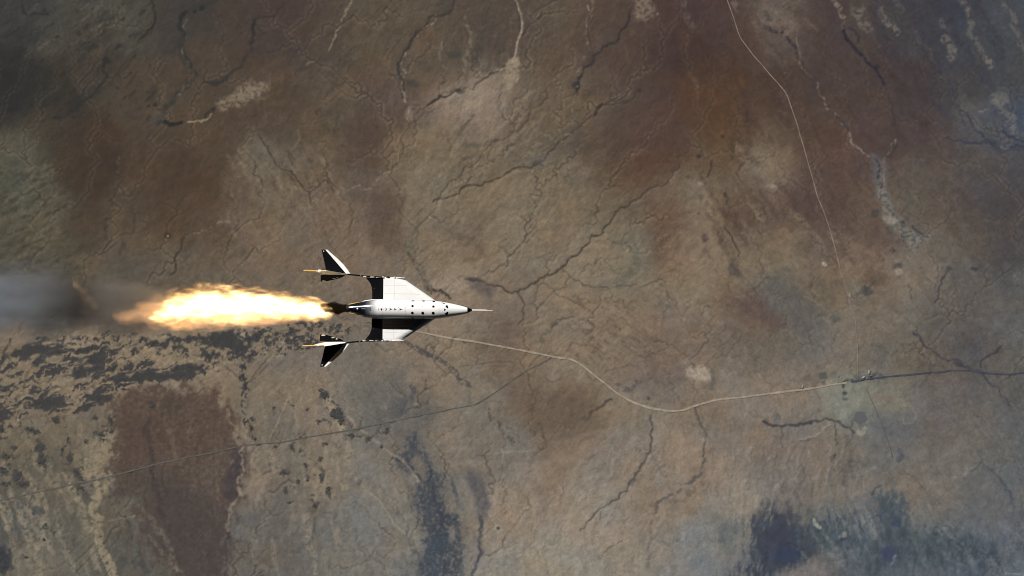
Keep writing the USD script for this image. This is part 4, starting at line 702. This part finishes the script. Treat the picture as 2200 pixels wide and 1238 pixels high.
def finemap(p, k=6):
    px = p[:, 0]; t = np.linspace(0, 1, (len(p) - 1) * k + 1) * (len(p) - 1); from scipy.interpolate import PchipInterpolator as PI
    return np.stack([PI(np.arange(len(p)), px)(t), PI(np.arange(len(p)), p[:, 1])(t)], 1)

def plate(poly, z, thick):
    """A flat part seen from above as poly (picture points forward, picture points from the axis); z gives its height there."""
    import shapely.geometry as sg
    m = trimesh.creation.extrude_polygon(sg.Polygon([(LX(x), o / PXM) for x, o in poly]), thick, engine='earcut')
    m = m.subdivide(); v = m.vertices.copy(); v[:, 2] += np.array([z(x * PXM + X0, o * PXM) for x, o in v[:, :2]]) - thick / 2
    return trimesh.Trimesh(v, m.faces, process=False)

def mirror(m, side):
    if side > 0: return m
    m = m.copy(); m.vertices = m.vertices * [1, -1, 1]; m.invert(); return m

def ellipsoid(x, o, z, a, b, c):
    m = trimesh.creation.icosphere(3); m.vertices = m.vertices * [a, b, c] + [LX(x), o / PXM, z]; return m

def skin(poly, theta0, lift=0.012, deep=0.03):
    """A pane or marking that follows the fuselage: poly as (picture point forward, arc from theta0 in picture points)."""
    p = np.asarray(poly, float); c = p.mean(0); n = len(p); k = 4
    rings = [c + (p - c) * s for s in np.linspace(1 / k, 1, k)]; pts_ = np.vstack([[c], *rings])
    def out(h):
        R = radius(pts_[:, 0]); th = theta0 + pts_[:, 1] / PXM / R; return np.stack([LX(pts_[:, 0]), (R + h) * np.sin(th), (R + h) * np.cos(th)], 1)
    f = [[0, 1 + q, 1 + (q + 1) % n] for q in range(n)]
    for r in range(k - 1):
        for q in range(n):
            a0, b0 = 1 + r * n + q, 1 + r * n + (q + 1) % n; f += [[a0, a0 + n, b0 + n], [a0, b0 + n, b0]]
    N = len(pts_); last = [1 + (k - 1) * n + q for q in range(n)]; g = list(f) + [[x[0] + N, x[2] + N, x[1] + N] for x in f]
    for q in range(n):
        a0, b0 = last[q], last[(q + 1) % n]; g += [[a0, a0 + N, b0 + N], [a0, b0 + N, b0]]
    t = trimesh.Trimesh(np.vstack([out(lift), out(-deep)]), g, process=False)
    if t.volume < 0: t.invert()
    return t
def disc(x, rx, ry=None, n=20):
    a = np.linspace(0, 2 * np.pi, n, endpoint=False); return np.stack([x + rx * np.cos(a), (ry or rx) * np.sin(a)], 1)

TILT = -math.degrees(math.atan2(3.5, 268))
ship = thing('spaceplane', 'white and black winged spaceplane with twin tails, nose to the right', 'spaceplane', (0, (Y0 - 664.8) / PXM, 0), TILT)
fus = obj('fuselage', revolve([(LX(x), r / PXM) for x, r in finemap(PROF)]), 'fuselage_paint', ship, smooth=40)
obj('nose_tip', revolve([(LX(1004.03), 6.75 / PXM), (LX(1007), 5.4 / PXM), (LX(1010), 3.9 / PXM), (LX(1013), 2.0 / PXM), (LX(1014.5), 1.2 / PXM)], 40), 'black_gloss', ship)
prb = obj('pitot_probe', revolve([(LX(1014.2), .085), (LX(1046), .075), (LX(1046.5), .045), (LX(1059), .03)], 16), 'white_paint', ship)
ASIN = lambda d, x: math.asin(np.clip(d / PXM / radius(x), -1, 1))
for x, d, rx, ry in ((887.5, 18.4, 3.0, 2.6), (910, 18.4, 3.1, 3.0), (932, 17.7, 3.1, 3.0), (887, 7.4, 2.8, 2.3), (931.7, 6.9, 2.7, 2.6), (886.8, -7.4, 3.0, 2.8), (909, -7.4, 3.2, 3.2), (931.4, -7.3, 3.2, 3.2), (887, -18.4, 3.0, 2.8), (909.5, -18.4, 3.0, 2.8), (932, -17.7, 3.0, 2.8)):
    obj('cabin_window', skin(disc(x, rx, ry), ASIN(d, x)), 'window_glass', fus)
for poly, d, x in (([(948.6, 1.6), (954, -2.4), (957.2, 0.2), (952.5, 1.2), (949.2, 3.2)], 14.0, 952), ([(957.3, -1.0), (959, 3.4), (961.5, 3.9), (963.6, -1.0), (962.6, -4.0), (960.6, -2.8)], 7.0, 960), ([(954.2, 2.6), (956, 2.4), (958.8, 0.2), (956.2, -2.0), (954.2, -2.6), (954.8, 0)], 0.4, 956), ([(957.0, -2.6), (956.4, 0.5), (962.2, 3.6), (963.6, 2.6), (962.6, -2.0), (960, -3.8)], -7.2, 960)):
    obj('cockpit_window', skin(poly, ASIN(d, x)), 'window_glass', fus)
def mark(poly, d, x, m='black_tile', name='marking'): obj(name, skin(poly, ASIN(d, x), 0.006, 0.02), m, fus)
arrow = lambda x, l, w: [(x - l / 2, -w / 2), (x - l * .1, -w * .22), (x + l / 2, 0), (x - l * .1, w * .22), (x - l / 2, w / 2), (x - l * .25, 0)]
for x, l, w, m in ((840.8, 7, 6.6, 'black_tile'), (850.2, 7, 6.6, 'black_tile'), (862.2, 7.6, 5.4, 'black_tile')): mark(arrow(x, l, w), 0, x, m, 'arrow_marking')
mark([(829, -3.4), (830.4, -3.2), (832.2, 0), (830.4, 3.2), (829, 3.4), (830.4, 0)], -.2, 830, 'black_tile', 'arrow_marking'); mark(disc(820.5, 1.6, 2.5, 10), -.6, 820, 'black_tile'); mark([(813, -2.8), (814, -2.8), (815, 0), (814, 2.8), (813, 2.8), (814, 0)], -.6, 814, 'grey_mark')
for x, d in ((871.2, 4), (871.2, -3.4), (856.5, 4), (856.5, -3.4), (825.5, 0), (865, 0)): mark(disc(x, .8, .8, 8), d, x, 'grey_mark')
mark(disc(908, 1.2, .6, 10), 5.8, 908, 'grey_mark'); mark(disc(768.6, 1.7, 1.7, 14), 0.4, 768.6, 'white_paint'); mark([(776.5, -.6), (786.5, -.9), (786.5, .9), (776.5, .6)], .2, 781, 'grey_mark')
mark(disc(790, 1.3, 4, 12), .3, 790, 'dim_mark'); mark(disc(796.4, 1.6, 5, 12), .0, 796, 'dim_mark')

WZ = -1.08
def wing_ring(o, xr, xf, half, lead):
    s = np.linspace(0, 1, 26)**1.8 if lead else np.linspace(0, 1, 7)
    x = xf + (xr - xf) * s
    d = xf - x; nose = np.sqrt(np.maximum(0, 1 - (1 - np.minimum(d / 8.0, 1))**2))
    h = half * nose * (1 - 0.18 * s) if lead else half * 0.82 * (1 - s) + 0.012
    zc = WZ - (0.34 * (1 - np.minimum(d / 22.0, 1))**2 if lead else 0 * s)
    up = np.stack([LX(x), np.full_like(x, o / PXM), zc + h], 1); lo = np.stack([LX(x), np.full_like(x, o / PXM), zc - h], 1)
    return np.vstack([up[::-1], lo[1:] if lead else lo])
paint_mat('seam_grey', (0.60, 0.60, 0.60), 0.5)
def seam(p, w=0.045):
    p = np.asarray(p, float); d = p[1] - p[0]; n = np.array([-d[1], d[0], 0]); n /= np.linalg.norm(n)
    return loft([np.array([q + n * w / 2, q - n * w / 2, q - n * w / 2 - [0, 0, .02], q + n * w / 2 - [0, 0, .02]]) for q in p])
def wing_top(x, o):
    xf = 934 - 1.5 * (o - 20); half = 0.19 - 0.08 * (o - 12) / 55; return [LX(x), o / PXM, WZ + half * (1 - 0.18 * (xf - x) / (xf - 822)) + .004]
for x in (945.5, 872.0, 822.5):
    r = float(radius(x)); a = np.linspace(math.radians(-60), math.radians(60), 40); c, q = np.sin(a), np.cos(a)
    obj('panel_seam', loft([np.array([[LX(x) - .02, (r + .005) * c[k], (r + .005) * q[k]], [LX(x) + .02, (r + .005) * c[k], (r + .005) * q[k]], [LX(x) + .02, (r - .01) * c[k], (r - .01) * q[k]], [LX(x) - .02, (r - .01) * c[k], (r - .01) * q[k]]]) for k in range(40)]), 'seam_grey', fus)
for side in (1, -1):
    rings = [wing_ring(o, 822, 934 - 1.5 * (o - 20), 0.19 - 0.08 * (o - 12) / 55, True) for o in np.linspace(12, 67.2, 14)]
    wg = obj('wing', mirror(loft(rings), side), 'white_paint', ship, smooth=50)
    for line_ in ([wing_top(x, 33) for x in np.linspace(824, 900, 10)], [wing_top(x, 51) for x in np.linspace(824, 872, 8)], [wing_top(846, o) for o in np.linspace(22, 65, 12)]): obj('panel_seam', mirror(seam(line_), side), 'seam_grey', wg)
    te = lambda o: np.interp(o, [12, 24, 38, 46, 52, 58, 62, 67.6], [798, 798, 798, 797, 795, 791.5, 788, 783.5])
    rings = [wing_ring(o, te(o), 821.6, 0.19 - 0.08 * (o - 12) / 55, False) for o in np.linspace(12, 67.2, 16)]
    fl = obj('elevon', mirror(loft(rings), side), 'black_tile', ship, smooth=40)
    obj('fastener', mirror(ellipsoid(802, 43.5, WZ + .065, .035, .035, .02), side), 'grey_mark', fl)
    def boom(xs, offs, w, h, zc, taper0=1.0, taper1=1.0):
        a = np.linspace(0, 2 * np.pi, 20, endpoint=False); out = []
        for k, (x, o) in enumerate(zip(xs, offs)):
            t = k / (len(xs) - 1); f = 1 - (1 - taper0) * max(0, 1 - t * 4) - (1 - taper1) * max(0, t * 4 - 3)
            c, s = np.cos(a), np.sin(a); e = 0.6
            out.append(np.stack([np.full(20, LX(x)), o / PXM + w / 2 * f * np.sign(c) * np.abs(c)**e, zc + h / 2 * f * np.sign(s) * np.abs(s)**e], 1))
        return loft(out)
    bx = np.linspace(824, 737, 24); bo = np.interp(bx, [737, 742, 760, 785, 824], [74.0, 73.8, 72.2, 69.8, 67.9])
    obj('tail_boom', mirror(boom(bx, bo, .20, .44, WZ - .05, 1, .8), side), 'black_gloss', ship, smooth=50)
    fx = np.linspace(868, 824.2, 12); obj('tip_fairing', mirror(boom(fx, np.full(12, 67.5), .17, .36, WZ - .05, .3, 1), side), 'white_paint', ship, smooth=50)
    for x, o, a, b, c, m in ((846, 68.4, .16, .07, .08, 'white_paint'), (832, 68.8, .26, .08, .09, 'black_tile'), (821.5, 68.6, .10, .10, .13, 'white_paint'), (812, 67.6, .40, .045, .10, 'steel'), (798, 68.3, .30, .05, .08, 'white_paint'), (782, 69.6, .22, .06, .09, 'white_paint'), (773, 71.0, .10, .05, .06, 'steel')):  # small bumps, the white and steel ones added as glints along the boom
        obj('glint_fairing', mirror(ellipsoid(x, o, WZ + .16, a, b, c), side), m, ship, smooth=True)
    ZB = WZ - .05
    st = obj('stabilizer', mirror(plate([(698.4, 79.5), (720, 77.0), (741, 75.2), (697.2, 124.6), (696.0, 126.2), (687.8, 126.3)], lambda x, o: ZB, .13), side), 'black_tile', ship, smooth=False)
    obj('leading_edge', mirror(plate([(741.2, 75.2), (750.5, 75.0), (744.0, 84.0), (735, 95.2), (722, 107.5), (708, 119.3), (700.4, 126.0), (696.2, 126.3), (697.4, 124.6)], lambda x, o: ZB, .15), side), 'white_paint', st, smooth=False)
    obj('tip_light', mirror(ellipsoid(692.4, 122.6, ZB + .07, .07, .07, .05), side), 'white_paint', st, smooth=True)
    # dorsal fin leans outwards, ventral fin inwards
    def fin_ring(x0, x1, o, z, half):
        s = np.linspace(0, 1, 9); h = half * np.minimum(1, np.sqrt(s * 6)) * (1 - .55 * s); x = x0 + (x1 - x0) * s
        A = np.stack([LX(x), o / PXM + h, np.full(9, z)], 1); B = np.stack([LX(x), o / PXM - h, np.full(9, z)], 1); return np.vstack([A[::-1], B[1:]])
    rings = [fin_ring(746 - 42 * t, 699 - 28 * t, 73.6 + 7.0 * t, ZB + .1 + 1.9 * t, .10 - .035 * t) for t in np.linspace(0, 1, 8)]
    fn = obj('dorsal_fin', mirror(loft(rings), side), 'white_paint', ship, smooth=40)
    sx = np.linspace(698, 652.5, 12); obj('fin_tip', mirror(boom(sx, np.interp(sx, [652, 698], [80.8, 79.6]), .17, .20, ZB + 2.02, .7, .6), side), 'flame_lit_gold', fn, smooth=50)
    obj('actuator_fairing', mirror(ellipsoid(687, 79.4, ZB + 1.95, .34, .2, .2), side), 'white_paint', fn, smooth=True)
    zv = lambda x, o: ZB - .2 - max(0, (72.5 - o)) / 15.0 * 1.5
    vf = obj('ventral_fin', mirror(plate([(741, 72.5), (731, 66.6), (713, 61.6), (697, 58.0), (684.6, 57.3), (686, 71.5), (700, 72.5)], zv, .10), side), 'black_tile', ship, smooth=False)
    for x, o, a, b in ((722, 66.6, .12, .06), (714, 64.2, .22, .05), (692, 59.2, .26, .08)): obj('glint_fairing', mirror(ellipsoid(x, o, zv(x, o) + .07, a, b, .05), side), 'white_paint', vf, smooth=True)  # white bumps added as glints on the dark ventral fin
    obj('root_fairing', mirror(loft([np.stack([np.full(16, LX(x)), o / PXM + w * np.cos(a16), -.35 + 2.2 * w * np.sin(a16)], 1) for a16 in [np.linspace(0, 2 * np.pi, 16, endpoint=False)] for x, o, w in ((776, 15.4, .02), (786, 17.2, .07), (800, 18.6, .12), (818, 19.4, .12), (842, 19.8, .05), (856, 19.9, .01))]), side), 'white_paint', ship, smooth=60)
    obj('nozzle_petal', mirror(loft([np.stack([np.full(8, LX(x)), o / PXM + w * np.cos(a8), .12 + 2 * w * np.sin(a8)], 1) for a8 in [np.linspace(0, 2 * np.pi, 8, endpoint=False)] for x, o, w in ((748.6, 8.7, .05), (757, 10.3, .065), (766, 12.4, .06), (774.5, 14.2, .02))]), side), 'flame_lit_gold', ship, smooth=60)
obj('rocket_nozzle', loft([np.stack([np.full(40, LX(x)), r / PXM * np.sin(a40), r / PXM * np.cos(a40)], 1) for a40 in [np.linspace(0, 2 * np.pi, 40, endpoint=False)] for x, r in ((754, 7.6), (748, 7.9), (744.5, 8.2), (744.5, 7.2), (752, 4.0))]), 'soot_black', ship, smooth=40)

# ------------------------------------------------------------------ flame, soot, smoke, air
def tube_domain(prof, n=28):
    a = np.linspace(0, 2 * np.pi, n, endpoint=False)
    return loft([np.stack([np.full(n, LX(x)), (Y0 - y) / PXM + r / PXM * np.cos(a), r / PXM * np.sin(a)], 1) for x, y, r in prof])

def plume(name, x0, x1, course, noise_scale, stretch, amp, body, seed=0.0):
    """Volume of hot gas or smoke along the exhaust: course is (picture point, centre, radius)."""
    lo, hi = LX(x0), LX(x1); c = sorted(course); ts = [(LX(x) - lo) / (hi - lo) for x, _, _ in c]
    N = {'g': ('geometry', {}), 's': ('separate_xyz', {}), 't': ('map_range', {'from_min': lo, 'from_max': hi, 'clamp': True}),
         'rad': ('rgb_ramp', {'ramp': [(t, (r / PXM / 5,) * 3) for t, (_, _, r) in zip(ts, c)]}), 'cen': ('rgb_ramp', {'ramp': [(t, (((Y0 - y) / PXM + 5) / 10,) * 3) for t, (_, y, _) in zip(ts, c)]}),
         'radb': ('rgb_to_bw', {}), 'cenb': ('rgb_to_bw', {}), 'cy': ('math', {'math_type': 'multiply_add', 'value2': 10.0, 'value3': -5.0}), 'R': ('math', {'math_type': 'multiply', 'value2': 5.0}),
         'dy': ('math', {'math_type': 'subtract'}), 'v': ('combine_xyz', {'x': 0.0}), 'len': ('vector_math', {'math_type': 'length'}), 'q': ('math', {'math_type': 'divide'}),
         'mp': ('mapping', {'scale': stretch, 'location': (seed, seed * .7, seed * 1.3)}), 'nz': ('noise_texture', {'scale': noise_scale, 'detail': 4.0, 'roughness': 0.56, 'distortion': 0.35}),
         'na': ('math', {'math_type': 'multiply_add', 'value2': amp, 'value3': 1.0 - amp / 2}), 'f': ('math', {'math_type': 'subtract', 'use_clamp': False}), 'f0': ('math', {'math_type': 'maximum', 'value2': 0.0})}
    Lk = [('g.position', 's.vector'), ('s.x', 't.value'), ('t.result', 'rad.fac'), ('t.result', 'cen.fac'), ('rad.color', 'radb.color'), ('cen.color', 'cenb.color'), ('cenb.val', 'cy.value1'), ('radb.val', 'R.value1'),
          ('s.y', 'dy.value1'), ('cy.value', 'dy.value2'), ('dy.value', 'v.y'), ('s.z', 'v.z'), ('v.vector', 'len.vector1'), ('len.value', 'q.value1'), ('R.value', 'q.value2'),
          ('g.position', 'mp.vector'), ('mp.vector', 'nz.vector'), ('nz.fac', 'na.value1'), ('na.value', 'f.value1'), ('q.value', 'f.value2'), ('f.value', 'f0.value1')]
    n2, l2 = body; N.update(n2); mat(name, N, Lk + l2, volume='vol.volume')

FL = [(318, 684, 4), (332, 681, 16), (348, 676, 28), (366, 669, 38), (395, 661, 43), (430, 656, 45), (480, 655, 45), (525, 656, 44), (570, 658, 39), (610, 661, 35), (650, 664, 31), (680, 666, 27), (700, 668, 22), (712, 670, 16), (720, 671, 5)]
plume('flame_gas', 316, 722, [(x, y, r * 0.90) for x, y, r in FL], 1.2, (0.34, 0.9, 0.9), 2.2, (
    {'d': ('math', {'math_type': 'multiply', 'value2': 0.35}), 'col': ('rgb_ramp', {'ramp': [(0.0, (1.0, 0.32, 0.05)), (0.15, (1.0, 0.46, 0.12)), (0.4, (1.0, 0.68, 0.27)), (1.0, (1.0, 0.82, 0.46))]}),
     'pw': ('math', {'math_type': 'power', 'value2': 1.45}), 'nz2': ('noise_texture', {'scale': 2.4, 'detail': 3.0}), 'k2': ('map_range', {'from_min': 0.32, 'from_max': 0.68, 'to_min': 0.9, 'to_max': 5.6, 'clamp': True}), 'e': ('math', {'math_type': 'multiply'}), 'vol': ('principled_volume', {'color': (0.12, 0.10, 0.08)})},
    [('f0.value', 'd.value1'), ('f0.value', 'col.fac'), ('f0.value', 'pw.value1'), ('pw.value', 'e.value1'), ('mp.vector', 'nz2.vector'), ('nz2.fac', 'k2.value'), ('k2.result', 'e.value2'), ('d.value', 'vol.density'), ('e.value', 'vol.emission_strength'), ('col.color', 'vol.emission_color')]))
WI = [(156, 608, 10), (168, 616, 17), (180, 630, 18), (192, 645, 18), (204, 656, 14), (212, 662, 8)]
FW = [(242, 676, 8), (256, 681, 15), (272, 681, 17), (290, 676, 20), (315, 672, 28), (345, 669, 36), (375, 668, 40), (405, 672, 36), (450, 678, 30), (520, 684, 24), (590, 684, 18), (640, 682, 10)]
plume('fading_gas', 240, 644, FW, 1.1, (0.42, 0.9, 0.9), 2.7, (
    {'d': ('math', {'math_type': 'multiply', 'value2': 0.3}), 'e': ('math', {'math_type': 'multiply', 'value2': 0.62}), 'vol': ('principled_volume', {'color': (0.40, 0.30, 0.20), 'emission_color': (1.0, 0.52, 0.23)})},
    [('f0.value', 'd.value1'), ('f0.value', 'e.value1'), ('d.value', 'vol.density'), ('e.value', 'vol.emission_strength')]), 9.0)
obj('fading_flame', tube_domain([(x, y, r * 1.7) for x, y, r in FW]), 'fading_gas', smooth=False, label='torn orange shreds of flame fading into smoke behind the blaze', category='flame', kind='stuff')
plume('ember_gas', 152, 216, WI, 1.3, (0.8, 0.8, 0.8), 3.8, (
    {'d': ('math', {'math_type': 'multiply', 'value2': 0.5}), 'e': ('math', {'math_type': 'multiply', 'value2': 0.11}), 'vol': ('principled_volume', {'color': (0.45, 0.36, 0.26), 'emission_color': (1.0, 0.62, 0.34)})},
    [('f0.value', 'd.value1'), ('f0.value', 'e.value1'), ('d.value', 'vol.density'), ('e.value', 'vol.emission_strength')]), 5.0)
obj('ember_wisp', tube_domain([(x, y, r * 1.7) for x, y, r in WI]), 'ember_gas', smooth=False, label='small glowing tan wisp alone in the smoke left of the flame', category='flame', kind='stuff')
obj('rocket_flame', tube_domain([(x, y, max(r * 1.7, 6)) for x, y, r in FL]), 'flame_gas', smooth=False, label='blazing yellow-white rocket flame streaming behind the spaceplane', category='flame', kind='stuff')

SO = [(688, 660, 6), (698, 660, 10), (712, 662, 12.5), (730, 663.5, 11.5), (745, 663.4, 8.5), (753, 663.4, 7.5)]
plume('soot_gas', 684, 754, SO, 1.8, (0.5, 1, 1), 1.7, (
    {'d': ('math', {'math_type': 'multiply', 'value2': 30.0}), 'vol': ('principled_volume', {'color': (0.05, 0.035, 0.02)})}, [('f0.value', 'd.value1'), ('d.value', 'vol.density')]), 3.0)
obj('exhaust_soot', tube_domain([(x, y, r * 1.35) for x, y, r in SO]), 'soot_gas', smooth=False, label='dark brown sooty exhaust between the nozzle and the flame', category='exhaust', kind='stuff')

SM = [(-420, 655, 105), (-200, 655, 95), (0, 653, 84), (90, 653, 78), (170, 653, 68), (240, 655, 62), (300, 661, 56), (350, 668, 48), (420, 672, 36), (520, 676, 28), (600, 678, 12)]
plume('smoke_gas', -430, 610, SM, 0.62, (0.30, 0.9, 0.9), 2.3, (
    {'d': ('math', {'math_type': 'multiply', 'value2': 0.34}), 'th': ('rgb_ramp', {'ramp': [(0.0, (.9,) * 3), (0.42, (.9,) * 3), (0.60, (1.5,) * 3), (0.70, (1.6,) * 3), (0.80, (.9,) * 3), (1.0, (.2,) * 3)]}), 'thb': ('rgb_to_bw', {}), 'dd': ('math', {'math_type': 'multiply'}),
     'col': ('rgb_ramp', {'ramp': [(0.0, (0.62, 0.75, 0.95)), (0.36, (0.58, 0.69, 0.86)), (0.50, (0.40, 0.42, 0.45)), (0.58, (0.12, 0.10, 0.085)), (0.64, (0.42, 0.38, 0.34)), (0.75, (0.46, 0.38, 0.29)), (1.0, (0.44, 0.35, 0.25))]}), 'vol': ('principled_volume', {})},
    [('f0.value', 'd.value1'), ('t.result', 'th.fac'), ('th.color', 'thb.color'), ('d.value', 'dd.value1'), ('thb.val', 'dd.value2'), ('dd.value', 'vol.density'), ('t.result', 'col.fac'), ('col.color', 'vol.color')]), 7.0)
obj('smoke_trail', tube_domain([(x, y, r * 1.6) for x, y, r in SM]), 'smoke_gas', smooth=False, label='grey-blue smoke trail drifting at the left behind the flame', category='smoke', kind='stuff')

mat('haze_air', {'vol': ('principled_volume', {'color': (0.80, 0.88, 1.0), 'density': 5.0e-6, 'anisotropy': 0.0})}, [], volume='vol.volume')
hz = trimesh.creation.box([64000, 64000, 330 - (GZ - 60)]); hz.apply_translation([0, 0, (330 + GZ - 60) / 2])
obj('haze', hz, 'haze_air', smooth=False, label='thin blue-grey haze filling the air down to the desert', category='haze', kind='stuff')
